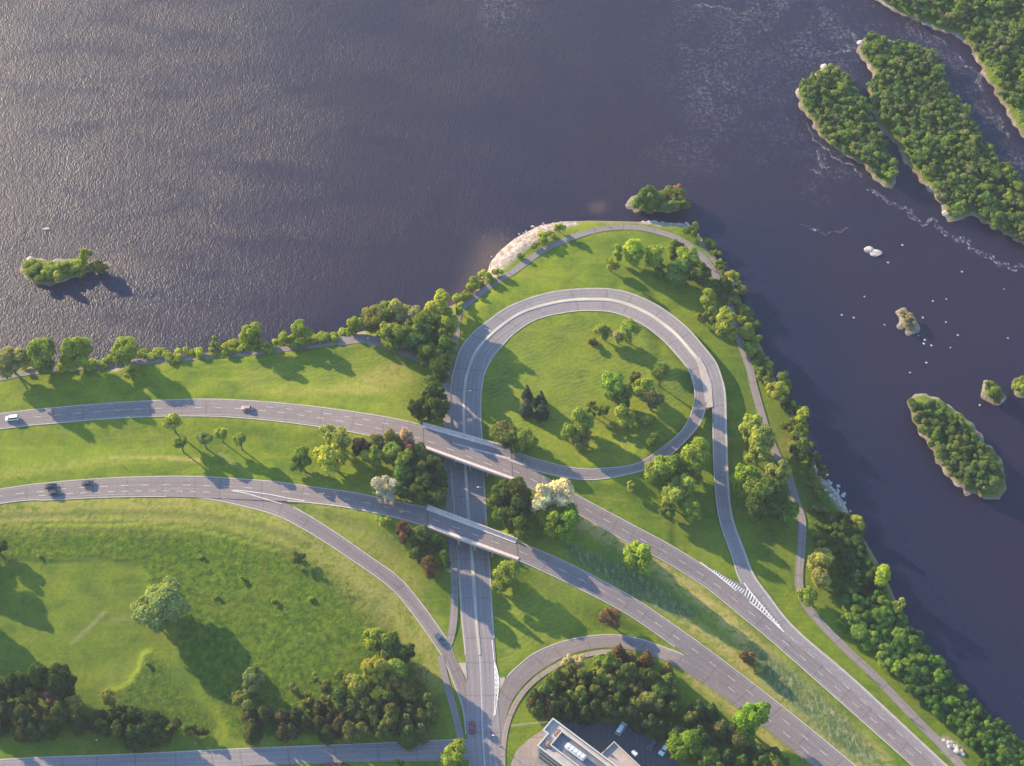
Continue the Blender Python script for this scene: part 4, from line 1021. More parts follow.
# ---- loop interior
T(604,332,13,7,YG,'small bright tree at the top of the lawn inside the loop','S')
T(618,335,13,7,PL,'pale small tree between two bright ones at the top of the loop lawn','S')
T(630,332,17,10,BR,'tallest tree at the top of the loop lawn','flame')
T(592,341,8,3,RB,'small reddish bush at the left of the loop top trees','shrub')
T(527,391,9,7,SP,'blue grey spruce at the top of the spruce cluster in the loop','conifer')
T(541,397,10,7,SP,'dark spruce right in the spruce cluster in the loop','conifer')
T(526,405,11,8,(.055,.08,.07),'bluest spruce at the left of the loop cluster','conifer')
T(542,408,11,8,SP,'lower right spruce of the loop cluster','conifer')
T(614,386,22,13,(.11,.17,.03),'tall green tree at the left top of the loop grove','M')
T(622,396,18,10,GR,'green tree right beneath the tall one in the loop grove','M')
T(635,378,10,8,OL,'thin brownish tree between the two tops of the loop grove','airy')
T(645,386,20,13,BR,'bright tree at the centre top of the loop grove','M')
T(661,374,14,11,GR,'narrow tree with a pointed top at the right of the loop grove','flame')
T(652,398,20,11,(.10,.11,.05),'brownish sparse tree in the shade of the loop grove','airy')
T(625,415,18,9,BR,'bright low tree in the middle of the loop grove','M')
T(646,417,12,7,YG,'small lime tree at the lower edge of the loop grove','S')
T(593,407,11,8,GR,'slim green tree up and left in the loop grove','S')
T(604,408,12,8,GR,'small green tree between left and middle parts of the loop grove','S')
T(583,418,18,12,(.11,.165,.035),'tall tree of the left part of the loop grove','M')
T(573,431,16,10,(.11,.16,.035),'tree at the left edge of the loop grove','M')
T(582,438,16,9,OL,'olive tree at the lower left corner of the loop grove','M')
T(652,440,12,5,GR,'low bush alone near the inner kerb of the ramp','shrub')
T(505,433,24,7,OL,'olive bush mound beside the wide bridge, left half','M')
T(522,436,26,8,GR,'green bush mound beside the wide bridge, right half','M')
T(512,443,18,6,DK,'dark low tree at the bottom of the bush mound by the wide bridge','M')
# ---- between ramps
T(660,466,22,11,BR,'green tree touching the ramp kerb in the wedge between ramps','M')
T(673,468,20,11,GR,'green tree second in the wedge between ramps','M')
T(692,460,22,13,BR,'bright tall tree in the middle of the wedge between ramps','M')
T(700,449,16,12,BR,'bright tree nearest the river ramp in the wedge','flame')
T(683,486,20,11,(.12,.17,.035),'bright tree at the left of the lower wedge group','M')
T(672,495,20,11,(.12,.165,.04),'tree at the left corner of the lower wedge group','M')
T(692,511,17,9,BR,'leafy bright tree at the lower tip of the wedge group','M')
T(668,507,14,7,GR,'green tree tucked under the lower wedge group','S')
T(631,485,9,5,YG,'tiny lime tree alone on the wedge lawn','S')
T(638,556,24,13,(.13,.19,.03),'lone bright tree beside the highway in the strip between highways','M')
# ---- median and bridge slope
T(173,424,17,8.5,YG,'bright tree nearest the upper highway, leftmost of five','ball')
T(181,444,14,8,GR,'green tree lower left of the five in the median','ball')
T(204,440,15,8,(.12,.16,.05),'middle tree of the five in the median','ball')
T(221,434,12.5,8,YG,'small bright tree fourth of the five in the median','ball')
T(240,441,13.5,8.5,GR,'dark sided round tree rightmost of the five in the median','ball')
T(299,458,20,10,(.085,.13,.025),'round green tree alone left of the lime trees','M')
T(328,434,17,10,PY,'sparse pale lime tree at the kerb of the upper highway','airy')
T(343,438,20,11,PY,'pale lime tree right of the sparse one at the kerb','airy')
T(331,455,28,13,(.185,.225,.035),'brightest lime yellow tree in the median','M')
T(361,447,16,9,(.075,.06,.045),'dark brownish tree right of the lime trees','M')
T(377,440,18,9,(.10,.10,.045),'brown tinted tree at the kerb in the bridge grove','M')
T(373,456,19,9,BR,'bright green tree facing the lime trees in the bridge grove','M')
T(390,452,17,10,(.12,.17,.04),'pale green tree in the middle of the bridge grove','M')
T(393,438,16,9,OL,'olive tree at the kerb in the middle of the bridge grove','M')
T(407,438,13,8,(.24,.20,.15),'cream flowering tree top at the kerb near the bridge','M')
T(407,449,14,8,(.15,.08,.06),'reddish tree just below the cream one near the bridge','M')
T(419,452,14,7,GR,'green tree between the reddish one and the bridge end','M')
T(405,462,20,10,GR,'green tree on the slope beneath the reddish one','M')
T(404,476,18,9,(.06,.12,.03),'rounded green tree above right of the white flowering one','M')
T(387,487,25,8,(.24,.235,.215),'white flowering tree above the lower highway','airy')
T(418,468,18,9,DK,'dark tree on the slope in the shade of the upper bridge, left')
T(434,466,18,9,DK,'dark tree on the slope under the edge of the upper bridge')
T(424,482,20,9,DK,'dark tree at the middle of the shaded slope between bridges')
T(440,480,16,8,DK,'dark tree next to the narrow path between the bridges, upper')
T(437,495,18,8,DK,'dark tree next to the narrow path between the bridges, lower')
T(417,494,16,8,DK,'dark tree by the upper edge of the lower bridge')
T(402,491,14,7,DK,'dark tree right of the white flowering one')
T(382,519,14,7,YG,'lime young tree alone below the lower highway','S')
T(403,532,18,8,RB,'copper red tree below the lower highway','M')
T(421,536,16,8,(.07,.10,.03),'green tree right of the copper red one','M')
T(420,552,18,8,DK,'dark tree under the copper red one on the slope','M')
T(433,545,18,8,DK,'dark tree beside the path under the lower bridge','M')
T(431,566,16,11,(.11,.08,.04),'brown tree at the bottom of the slope under the lower bridge','M')
T(443,560,12,12,DK,'dark narrow tree at the path below the lower bridge','S')
T(414,545,6,4,YG,'tiny yellow bush between the copper tree and the dark ones','shrub')
# right of parkway
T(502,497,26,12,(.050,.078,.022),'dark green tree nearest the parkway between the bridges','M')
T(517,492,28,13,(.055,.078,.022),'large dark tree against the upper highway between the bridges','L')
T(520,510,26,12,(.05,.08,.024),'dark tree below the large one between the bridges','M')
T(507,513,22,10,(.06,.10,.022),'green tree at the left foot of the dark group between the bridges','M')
T(524,526,20,9,(.055,.095,.02),'green tree just above the lower bridge end','M')
T(512,526,8,4,YG,'tiny lime bush at the rail of the lower bridge','shrub')
T(542,499,25,12,(.36,.35,.27),'cream flowering tree, left of the two','M')
T(560,496,26,12,(.35,.34,.26),'cream flowering tree, right of the two','M')
T(549,519,22,11,BR,'bright green tree under the left cream one','M')
T(564,519,26,12,(.09,.155,.022),'bright green tree under the right cream one','M')
T(507,574,22,9,BR,'green tree right of the parkway below the lower bridge','M')
T(500,585,16,8,GR,'smaller green tree beside the parkway below the lower bridge','S')
T(611,617,20,8,(.12,.085,.05),'sparse brown tree on the lawn above the curved ramp','airy')
T(747,655,15,6,(.12,.085,.045),'brown bush in the weedy strip between highways','shrub')
T(757,668,10,4,PL,'pale bush under the brown one in the weedy strip','shrub')
T(752,720,33,13,(.085,.165,.018),'big bright round tree against the lower highway')
# ---- lower left field
T(163,604,52,13.5,(.125,.165,.060),'huge pale green spreading tree alone in the field','L')
T(250,681,22,8,(.11,.14,.05),'pale round tree at the lower edge of the tall grass','M')
T(242,703,20,6,OL,'olive bush mass left of the dark pine row','shrub')
T(297,557,12,4.5,DK,'small dark round tree by the verge curve','S')
T(-4,547,18,8,DK,'dark tree cut by the left photo edge','M')
T(455,757,28,8,BR,'bright round tree at the corner of side road and parkway','M')
T(375,636,24,12,BR,'bright tree at the top of the corner grove','M')
T(392,646,24,12,GR,'green tree right below the top of the corner grove','M')
T(404,655,20,10,DK,'dark tree on the right slope of the corner grove','M')
T(376,668,28,13,(.15,.17,.035),'tall yellow green tree in the middle of the corner grove','L')
T(361,683,24,11,(.15,.165,.04),'yellow green tree at the left of the corner grove','M')
T(396,670,18,11,(.13,.18,.035),'bright pointed tree right of the tall yellow green one','flame')
T(391,684,18,9,(.13,.12,.04),'tan tree under the pointed one in the corner grove','M')
T(421,675,14,8,(.16,.16,.07),'pale topped tree at the right of the corner grove','M')
T(-40,545,36,15,GR,'large green tree beyond the left photo edge casting its shadow on the field','L')
T(-52,600,38,15,GR,'second large green tree beyond the left photo edge','L')
T(470,804,34,14,DK,'dark tree beyond the bottom photo edge','L') if False else None
for x_, y_, h_, l_ in ((215,597,2.2,'small lime bush in the tall grass right of the huge pale tree'),(243,578,2.5,'small lime bush in the tall grass, upper left of a row of three'),(273,600,2.6,'narrow lime bush in the tall grass, middle of the row of three'),(311,599,2.0,'faint green bush in the tall grass, right end of the row of three'),(200,557,1.8,'tiny green bush in the tall grass above the huge pale tree'),(146,664,2.4,'lime bush at the tip of the scrub finger on the field'),(39,557,2.0,'small green bush beside the ditch line of the field')):
    T(x_, y_, 5.5, h_ * .55, BR, l_, 'shrub')
# dark round pair
T(40,676,26,12,(.042,.072,.018),'dark rounded tree left in the big dark pair of the lower left grove','L')
T(60,680,32,13,(.040,.072,.020),'largest dark rounded tree of the lower left grove','L')
T(18,684,26,11,(.045,.07,.018),'dark tree left of the big dark pair','L')
T(-6,690,28,11,DK,'dark tree cut by the edge in the lower left grove','L')
T(49,699,20,8,(.15,.085,.065),'pinkish red flowering tree in the lower left grove','airy')
T(74,705,18,9,(.15,.14,.04),'tan yellow tree right of the pinkish one','airy')
T(30,697,16,8,(.10,.115,.025),'olive tree left of the pinkish one','M')
T(110,698,16,8,(.13,.13,.035),'tan tree above the dark hedge end','airy')
def fill(poly, n, wr, hr, cols, kind, label, name=None, group=None, mind=5):
    got = []; xs_ = [p[0] for p in poly]; ys_ = [p[1] for p in poly]; tries = 0
    pa = np.array(poly, float)
    while len(got) < n and tries < 8000:
        tries += 1; x_ = random.uniform(min(xs_), max(xs_)); y_ = random.uniform(min(ys_), max(ys_))
        if not inside(pa, np.array([x_]), np.array([y_]))[0]: continue
        if any((x_ - a_) ** 2 + (y_ - b2) ** 2 < mind ** 2 for a_, b2 in got): continue
        got.append((x_, y_)); T(x_, y_, random.uniform(*wr), random.uniform(*hr), random.choice(cols), label, random.choice(kind) if isinstance(kind, (list, tuple)) else kind, name, None, group)
fill([(-10,705),(60,712),(100,705),(140,712),(160,725),(160,736),(100,733),(-10,728)], 24, (15,22), (7,9.5), [(.045,.068,.024),(.052,.066,.026),(.042,.072,.022)], ['M', 'conifer', 'conifer'], 'dark tree of the close planted row above the side road', group='dark row in the lower left grove', mind=8)
fill([(150,718),(205,728),(208,736),(150,736)], 7, (9,13), (4,5), [(.045,.045,.024),(.05,.06,.024)], 'S', 'small dark bushy tree at the tapering end of the lower left row', group='tapering end of the lower left row', mind=7)
fill([(240,712),(300,706),(330,705),(345,715),(340,732),(250,734)], 15, (11,15), (6,8), [(.052,.068,.028),(.066,.068,.032),(.042,.064,.026)], 'conifer', 'dark pine in the low row left of the corner grove', group='dark pines left of the corner grove', mind=8)
fill([(340,690),(370,700),(410,690),(430,690),(438,715),(435,733),(350,733)], 22, (14,20), (7.5,10), [(.078,.105,.034),(.095,.108,.038),(.058,.092,.028)], ['M', 'M', 'conifer'], 'dusky green tree packed in the shaded lower half of the corner grove', group='packed trees in the lower half of the corner grove', mind=9)
fill([(300,680),(345,668),(350,700),(310,702),(230,716),(232,706)], 10, (8,14), (2.5,4), [OL, GR], 'shrub', 'scrubby bush on the left fringe of the corner grove', group='scrub left of the corner grove', mind=8)
# grove enclosed by the curved ramp
T(567,661,11,9,(.26,.25,.16),'cream white flowering tree left of its twin inside the curved ramp','airy')
T(579,662,12,9,(.25,.24,.15),'cream white flowering tree right of its twin inside the curved ramp','airy')
T(619,650,13,8,(.115,.082,.042),'rust brown conifer nearest the curved ramp','conifer')
T(647,657,13,9,(.11,.08,.042),'rust brown conifer right of the nearest one to the curved ramp','conifer')
T(633,657,12,6,(.115,.085,.045),'low rust brown tree between the two rust conifers','S')
T(606,662,20,9,(.12,.17,.03),'bright leafy tree at the top of the ramp grove','M')
T(600,674,18,9,BR,'bright tree under the top one in the ramp grove','M')
T(611,679,16,9,(.14,.165,.05),'pale yellow green tree in the ramp grove middle','M')
T(628,674,20,10,(.08,.11,.03),'broad green tree beneath the rust conifers','L')
T(648,677,22,10,(.055,.085,.022),'broad dark tree at the right top of the ramp grove','L')
T(668,668,11,9,(.12,.10,.04),'tan pointed tree at the right corner of the ramp grove','conifer')
T(636,706,9,8,YG,'lime tree in front of the ramp grove near the car park','flame')
T(651,703,20,10,(.12,.145,.05),'pale olive tree right of the lime one near the car park','M')
T(685,745,28,10,(.10,.165,.020),'bright tree at the right end of the car park','M')
T(711,758,18,8,GR,'green tree low at the photo bottom right of the car park','M')
T(552,705,16,7,(.11,.08,.04),'russet tree at the lower left of the ramp grove','airy')
T(537,700,16,7,(.085,.07,.03),'brownish tree left of the russet one','airy')
fill([(540,680),(560,672),(600,668),(640,668),(672,678),(690,700),(668,710),(600,700),(545,695)], 26, (13,19), (7,10), [(.09,.125,.03),(.066,.10,.026),(.125,.155,.035),(.085,.105,.032)], ['M', 'conifer', 'conifer', 'M'], 'mixed green tree packed inside the curved ramp grove', group='packed trees inside the curved ramp', mind=10)
fill([(530,690),(545,690),(560,700),(625,708),(660,722),(684,733),(678,737),(644,722),(600,712),(545,712),(532,702)], 19, (12,17), (7,10), [(.052,.085,.028),(.062,.09,.03),(.045,.075,.025)], ['conifer', 'conifer', 'M'], 'dark tree in the belt screening the car park', group='belt of dark trees behind the car park', mind=9)
fill([(690,700),(720,705),(740,725),(770,745),(790,762),(780,780),(700,775),(690,725)], 20, (12,17), (7,9), [(.06,.10,.028),(.095,.11,.038),(.052,.088,.032)], ['conifer', 'M'], 'dusky tree in the group between car park and lower highway', group='trees between car park and lower highway', mind=10)
T(770,765,20,7,(.12,.18,.025),'bright bush tree at the photo bottom between grove and highway','M')
# dense bank wood along the river
fill([(846,600),(852,596),(878,596),(905,622),(935,660),(960,690),(988,714),(1010,735),(1040,765),(1040,790),(1002,782),(972,744),(945,717),(915,692),(882,655),(846,622)], 125, (10,17), (5,7.5), [(.048,.10,.024),(.058,.115,.024),(.045,.09,.024),(.08,.14,.026),(.11,.16,.03)], 'M', 'leafy tree packed in the bank wood between riverside path and water', group='bank wood beside the riverside path', mind=6.3)
fill([(845,515),(858,532),(870,548),(880,570),(884,592),(850,590),(842,560),(838,530)], 20, (12,17), (5,7.5), [(.045,.08,.024),(.05,.09,.024)], 'M', 'dark green tree on the shaded bank above the dense wood', group='shaded bank trees under the white rocks', mind=7.5)
fill([(790,440),(812,470),(828,500),(842,520),(838,560),(815,540),(803,500),(795,470)], 18, (7,11), (1.8,3), [GR, OL], 'shrub', 'scattered bush on the rough east bank beside the white rocks', group='bushes on the rough bank beside the white rocks', mind=8)
fill([(1000,740),(1035,768),(990,768)], 6, (12,16), (5,7), [GR, BR], 'S', 'small tree at the far lower right bank corner', group='lower right bank corner', mind=8)
# islands with individual crowns
fill([(28,263),(46,261),(70,264),(86,266),(80,272),(60,276),(44,280),(30,276)], 13, (11,15), (2,3.2), [GR, BR, YG], 'shrub', 'green bush on the small island in the left of the river', group='bushes of the small left island', mind=6)
T(85,256,12,7,BR,'tallest bright bush tree on the small left island','S')
T(100,265,16,4,OL,'olive bush at the right tip of the small left island','shrub')
T(58,277,9,5,YG,'lime bush hanging over the lower shore of the small left island','shrub')
fill([(636,198),(655,190),(680,192),(684,204),(665,207),(638,206)], 13, (12,17), (4.5,6.5), [(.10,.14,.04),(.08,.13,.03),OL], 'S', 'rounded small tree on the islet off the peninsula tip', group='trees of the islet off the peninsula', mind=6)
T(677,187,9,6,(.22,.15,.07),'orange tinted small tree at the right top of the islet off the peninsula','S')
T(634,203,7,3,PY,'pale bush at the left tip of the islet off the peninsula','shrub')
fill([(914,402),(930,400),(950,412),(975,435),(992,455),(999,478),(996,490),(975,487),(955,472),(938,450),(922,428),(914,412)], 58, (11,16), (4.5,7), [(.075,.11,.03),(.06,.095,.028),(.10,.12,.04),(.085,.13,.025)], 'S', 'rounded small tree on the lower right island', group='trees of the lower right island', mind=6.2)
fill([(986,384),(993,384),(1000,395),(1000,401),(990,397)], 5, (10,13), (3.5,5), [GR, OL], 'shrub', 'bush on the tiny island near the right photo edge', group='bushes of the tiny right island', mind=5)
fill([(1017,381),(1034,378),(1040,390),(1020,392)], 4, (12,16), (4,5), [BR, OL], 'shrub', 'bush on the islet cut by the right photo edge', group='bushes of the islet cut by the right edge', mind=6)
fill([(900,310),(908,312),(915,326),(908,328)], 5, (7,9), (1.5,2.2), [(.16,.15,.09), (.14,.13,.08)], 'shrub', 'dry grey bush on the rocky scrub islet', group='dry bushes of the rocky islet', mind=4)
T(345,766,8,5,DK,'small dark tree on the lower verge of the side road, left','S')
T(399,765,9,5,DK,'small dark tree on the lower verge of the side road, right','S')

def sink(x, y):
    for k in ISLW:
        if inside(ISLW[k], np.array([x]), np.array([y]))[0]: return float(isl_z(k, x, y)[0])
    return max(WL - .1, gz(x, y))
def kind_of(q):
    w_ = q[2] / ((F * ct + (q[1] - 383) * st) / (H - q[3] * .5)); return q[6] or ('S' if w_ < 6 else ('M' if w_ < 12 else 'L'))
leafy = [i for i, q in enumerate(pend) if kind_of(q) not in ('shrub', 'conifer')]
fillers = sorted([i for i in leafy if pend[i][9] and pend[i][9] in MERGE], key=lambda i: pend[i][2])
merged = set(fillers[:max(0, len(leafy) - 296)]); EXTRA = []
print('leafy', len(leafy), 'merged', len(merged))
for qi, (px, py, wpx, h, col, label, kind, name, cat, group, on) in enumerate(pend):
    if h >= 5 and px > 0 and kind != 'shrub' and not (group and px > 780): h *= 1.32
    zc = 0.0
    for _ in range(2):
        p = P(px, py, zc + h * .55); zc = sink(p.x, p.y)
    p = P(px, py, zc + h * .55)
    scl = (F * ct + (py - 383) * st) / (H - h * .5)
    wdt = wpx / scl
    if kind is None: kind = 'S' if wdt < 6 else ('M' if wdt < 12 else 'L')
    nm = name or {'shrub': 'shrub', 'conifer': 'conifer_tree'}.get(kind, 'broadleaf_tree')
    ct_ = cat or {'shrub': 'bush', 'conifer': 'conifer'}.get(kind, 'tree')
    if qi in merged:
        EXTRA.append((p.x, p.y, zc, wdt * 1.16, h, col, kind)); continue
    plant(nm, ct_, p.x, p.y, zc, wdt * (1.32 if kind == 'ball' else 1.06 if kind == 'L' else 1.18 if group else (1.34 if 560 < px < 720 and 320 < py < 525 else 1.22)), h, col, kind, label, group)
print('plants', len(pend), {k: sum(1 for q in pend if (q[6] or 'auto') == k) for k in ('shrub', 'conifer')})

# woodland of the far islands and far bank: one mass
def proto_np(seed):
    g_ = np.random.default_rng(seed)
    V, Fq, tint, (cv, cf, ctn), _ = crown_arrays(6, 6, 6, 640, .32, .0, 'round', g_)
    tri = np.concatenate(cf); 
    return np.concatenate([V] + cv), np.concatenate([Fq, tri]), np.concatenate([tint] + ctn)
pn = [proto_np(900 + i) for i in range(4)]
VV, FF, TT, NV = [], [], [], 0
TRI = []
for k, mind, wr in (('island_middle', 2.2, (2.8, 7.2)), ('island_long', 2.4, (2.8, 7.6)), ('far_bank', 2.9, (3.2, 8.2))):
    pw = ISLW[k]; pts = []
    hi_x = min(pw[:, 0].max(), 300); hi_y = min(pw[:, 1].max(), 640)
    for _ in range(26000):
        x_ = random.uniform(pw[:, 0].min(), hi_x); y_ = random.uniform(pw[:, 1].min(), hi_y)
        if pts:
            pa = np.array(pts)
            if (((pa - (x_, y_)) ** 2).sum(1) < mind ** 2).any(): continue
        pts.append((x_, y_))
    pa = np.array(pts); ok = inside(pw, pa[:, 0], pa[:, 1]) & inside(pw, pa[:, 0], pa[:, 1] + 3.5) & (segdist(pw, pa[:, 0], pa[:, 1]) > 1.3); pa = pa[ok]
    zz = isl_z(k, pa[:, 0], pa[:, 1])
    print(k, len(pa))
    for (x_, y_), z_ in zip(pa, zz):
        V, Fq, tn = pn[random.randrange(4)]; s = random.uniform(*wr) / 6; hs = random.uniform(.45, 1.05); an = random.uniform(0, 6.28); cs, sn = math.cos(an), math.sin(an)
        q = V.copy(); q[:, 0] = (V[:, 0] * cs - V[:, 1] * sn) * s + x_; q[:, 1] = (V[:, 0] * sn + V[:, 1] * cs) * s + y_; q[:, 2] = V[:, 2] * hs + z_
        col = np.array(random.choice([(.074,.115,.034),(.090,.130,.034),(.058,.098,.030),(.125,.155,.038),(.11,.115,.050),(.09,.12,.03)])) * random.uniform(1.6, 2.0)
        VV.append(q); FF.append(Fq + NV); TT.append(tn[:, None] * col[None, :]); NV += len(V)
for (x_, y_, z_, wd_, h_, col, kind) in EXTRA:
    me_, tm, W0, H0, (V, tt, Fq, CF) = random.choice(PROTO[kind])
    q = V.copy(); an = random.uniform(0, 6.28); cs, sn = math.cos(an), math.sin(an); s = wd_ / W0
    q[:, 0] = (V[:, 0] * cs - V[:, 1] * sn) * s + x_; q[:, 1] = (V[:, 0] * sn + V[:, 1] * cs) * s + y_; q[:, 2] = V[:, 2] * h_ / H0 + z_
    VV.append(q); FF.append(np.concatenate([Fq, np.hstack([CF, CF[:, :1]])]) + NV)
    col = np.array(col) * (1.45 + .45 * min(1, max(0, (col[1] - .07) / .06))) * random.uniform(.9, 1.1)
    TT.append(tt[:, None] * col[None, :]); NV += len(V)
VV = np.concatenate(VV); FF = np.concatenate(FF); TT = np.concatenate(TT)
iscard = FF[:, 3] != FF[:, 0]
nq, ntr = iscard.sum(), (~iscard).sum()
mwod = bpy.data.meshes.new('island_woodland'); mwod.vertices.add(len(VV)); mwod.vertices.foreach_set('co', VV.astype(np.float32).ravel())
li = np.concatenate([FF[iscard].ravel(), FF[~iscard][:, :3].ravel()]).astype(np.int32)
mwod.loops.add(len(li)); mwod.loops.foreach_set('vertex_index', li); mwod.polygons.add(int(nq + ntr))
mwod.polygons.foreach_set('loop_start', np.concatenate([np.arange(nq) * 4, nq * 4 + np.arange(ntr) * 3]).astype(np.int32))
mwod.polygons.foreach_set('loop_total', np.concatenate([np.full(nq, 4), np.full(ntr, 3)]).astype(np.int32)); mwod.update(calc_edges=True)
ca = mwod.color_attributes.new('tint', 'FLOAT_COLOR', 'POINT'); ca.data.foreach_set('color', np.hstack([TT, np.ones((len(TT), 1))]).astype(np.float32).ravel())
mwod.materials.append(M['leaf'])
wo = link('woodland', mwod); wo.color = (1, 1, 1, 1)
tag(wo, 'dense low green woodland covering the river islands and banks as one mass', 'woodland', kind='stuff')

# ------------------------------------------------------------------ vehicles
def car_proto(style):
    """parts: list of (name, mesh, material key or None for paint, parent index)"""
    Lc, Wc = (4.6, 1.85) if style == 'car' else (5.0, 1.95)
    parts = []
    bm = bmesh.new()
    if style == 'car': prof = [(-2.3, .35), (-2.3, .75), (-2.2, .92), (-1.55, .98), (1.0, .96), (2.1, .80), (2.3, .62), (2.3, .35)]
    else: prof = [(-2.5, .35), (-2.5, .95), (-2.45, 1.05), (1.5, 1.05), (2.3, .90), (2.5, .70), (2.5, .35)]
    def ext(bm, prof, hw, inset=0.0):
        a = [bm.verts.new((x, -hw + (inset if z > .9 else 0), z)) for x, z in prof]; b = [bm.verts.new((x, hw - (inset if z > .9 else 0), z)) for x, z in prof]
        n = len(prof); bm.faces.new(a); bm.faces.new(b[::-1])
        for i in range(n): bm.faces.new((a[i], b[i], b[(i + 1) % n], a[(i + 1) % n]))
        bmesh.ops.recalc_face_normals(bm, faces=bm.faces[:])
    ext(bm, prof, Wc / 2, .06); bmesh.ops.bevel(bm, geom=bm.edges[:], offset=.05, segments=2, affect='EDGES')
    me_ = bpy.data.meshes.new('body'); bm.to_mesh(me_); bm.free(); parts.append(('body', me_, None, -1))
    cb = (-1.75, 1.0, -1.15, .35) if style == 'car' else (-2.42, 1.6, -2.25, .95)
    z0, z1 = (.94, 1.42) if style == 'car' else (1.03, 1.85)
    bm = bmesh.new(); hw = Wc / 2 - .10
    lo = [bm.verts.new(p) for p in ((cb[0], -hw, z0), (cb[1], -hw, z0), (cb[1], hw, z0), (cb[0], hw, z0))]
    hi = [bm.verts.new(p) for p in ((cb[2], -hw + .16, z1), (cb[3], -hw + .16, z1), (cb[3], hw - .16, z1), (cb[2], hw - .16, z1))]
    bm.faces.new(lo[::-1]); bm.faces.new(hi)
    for i in range(4): bm.faces.new((lo[i], lo[(i + 1) % 4], hi[(i + 1) % 4], hi[i]))
    me_ = bpy.data.meshes.new('window'); bm.to_mesh(me_); bm.free(); parts.append(('window', me_, 'glass', -1))
    mb = MB(); mb.box(((cb[2] + cb[3]) / 2, 0, z1 + .02), (cb[3] - cb[2] + .1, 2 * hw - .26, .08), bevel=.03)
    me_ = bpy.data.meshes.new('roof'); mb.bm.to_mesh(me_); mb.bm.free(); parts.append(('roof', me_, None, -1))
    wh = []
    for sx in (-1, 1):
        for sy in (-1, 1):
            mb = MB(); mb.tube((sx * Lc * .31, sy * (Wc / 2 - .2), .33), (sx * Lc * .31, sy * (Wc / 2 + .02), .33), .33, .33, 14)
            me_ = bpy.data.meshes.new('wheel'); mb.bm.to_mesh(me_); mb.bm.free(); parts.append(('wheel', me_, 'tyre', -1)); k = len(parts) - 1
            mb = MB(); mb.tube((sx * Lc * .31, sy * (Wc / 2 + .02), .33), (sx * Lc * .31, sy * (Wc / 2 + .04), .33), .2, .18, 10)
            me_ = bpy.data.meshes.new('rim'); mb.bm.to_mesh(me_); mb.bm.free(); parts.append(('rim', me_, 'steel', k))
    for sy in (-1, 1):
        for nm, x_, mt in (('headlight', Lc / 2 - .03, 'lamp_clear'), ('tail_light', -Lc / 2 + .02, 'lamp_red')):
            mb = MB(); mb.box((x_, sy * (Wc / 2 - .3), .68), (.08, .4, .16), bevel=.02)
            me_ = bpy.data.meshes.new(nm); mb.bm.to_mesh(me_); mb.bm.free(); parts.append((nm, me_, mt, -1))
    for nm, me_, mt, pi in parts:
        if mt: me_.materials.append(M[mt])
    return parts
CARS = {s: car_proto(s) for s in ('car', 'van')}
def vehicle(style, px, py, head, z, paint, label, group=None, name=None):
    p = P(px, py, z + .7); root = empty(name or ('parked_car' if group and 'parked' in group else ('white_van' if style == 'van' else 'car')), (p.x, p.y, z), head)
    objs = []
    for nm, me_, mt, pi in CARS[style]:
        m_ = me_
        if mt is None: m_ = me_.copy(); m_.materials.append(M[paint])
        o = link(nm, m_, root if pi < 0 else objs[pi]); objs.append(o)
    tag(root, label, 'van' if style == 'van' else 'car', group); return root
def hd(p, q): a0, b0 = P(*p, 0), P(*q, 0); return math.atan2(b0.y - a0.y, b0.x - a0.x)
G = 'vehicles driving on the roads'
vehicle('van', 12, 418, hd((60,411),(0,417)), .62, 'car_white', 'white van driving left on the upper highway at the photo edge', G)
vehicle('car', 247, 408, hd((256,406),(200,404)), 2.3, 'car_pink', 'pale reddish car driving left on the upper highway', G)
vehicle('car', 51, 486, hd((0,494),(50,487)), .85, 'car_black', 'black car on the inner lane of the lower highway beside another black one', G)
vehicle('car', 55, 492.5, hd((0,499),(50,494)), .85, 'car_navy', 'dark car on the outer lane of the lower highway, slightly behind its neighbour', G)
vehicle('car', 88, 483, hd((50,487),(100,483)), .98, 'car_dark', 'dark car alone ahead of the black pair on the lower highway', G)
vehicle('car', 439.5, 638.5, hd((420,610),(446,650)), .25, 'car_blue', 'dark teal blue car descending the exit ramp', G)
vehicle('car', 472, 727, hd((472,740),(471,700)), .02, 'car_red', 'dark red car in the shade on the parkway', G)
vehicle('car', 334, 765.5, hd((300,764),(360,762)), .0, 'car_red', 'red car on the side road cut by the bottom photo edge', G)
GP = 'parked cars behind the office building'
vehicle('van', 621, 728.5, hd((618,733),(624,724)), .1, 'car_white', 'white van parked nearest the trees in the car park', GP, 'parked_van')
vehicle('car', 653, 744, hd((656,741),(651,747)), .1, 'car_dark', 'dark car parked between the white van and white car', GP)
vehicle('car', 664, 749.5, hd((667,746),(662,753)), .1, 'car_white', 'white car parked at the lower right of the car park', GP)

# ------------------------------------------------------------------ street lamps, posts
def lamp(px, py, z, rz, label):
    p = P(px, py, z); r = empty('street_lamp', p[:], rz); tag(r, label, 'street lamp', 'street lamps of the parkway')
    MB().tube((0, 0, -.2), (0, 0, 8.6), .12, .07, 8).build('pole', M['steel'], r)
    ar = MB(); ar.tube((0, 0, 8.5), (1.0, 0, 9.0), .05, .05, 6); ar.tube((1.0, 0, 9.0), (2.0, 0, 9.05), .05, .04, 6); ar.build('arm', M['steel'], r)
    MB().box((2.3, 0, 9.02), (.8, .32, .16), bevel=.05).build('lamp_head', M['white'], r)
    MB().box((0, 0, .15), (.5, .5, .5), bevel=.06).build('lamp_base', M['kerb'], r)
lamp(465, 404, .45, 0, 'tall steel street lamp on the concrete median just north of the wide bridge')
lamp(485.5, 341, 1.2, -.7, 'tall steel street lamp on the median at the west curve of the loop')
lamp(484.5, 500, .1, 3.1, 'steel street lamp on the east kerb between the two bridges')
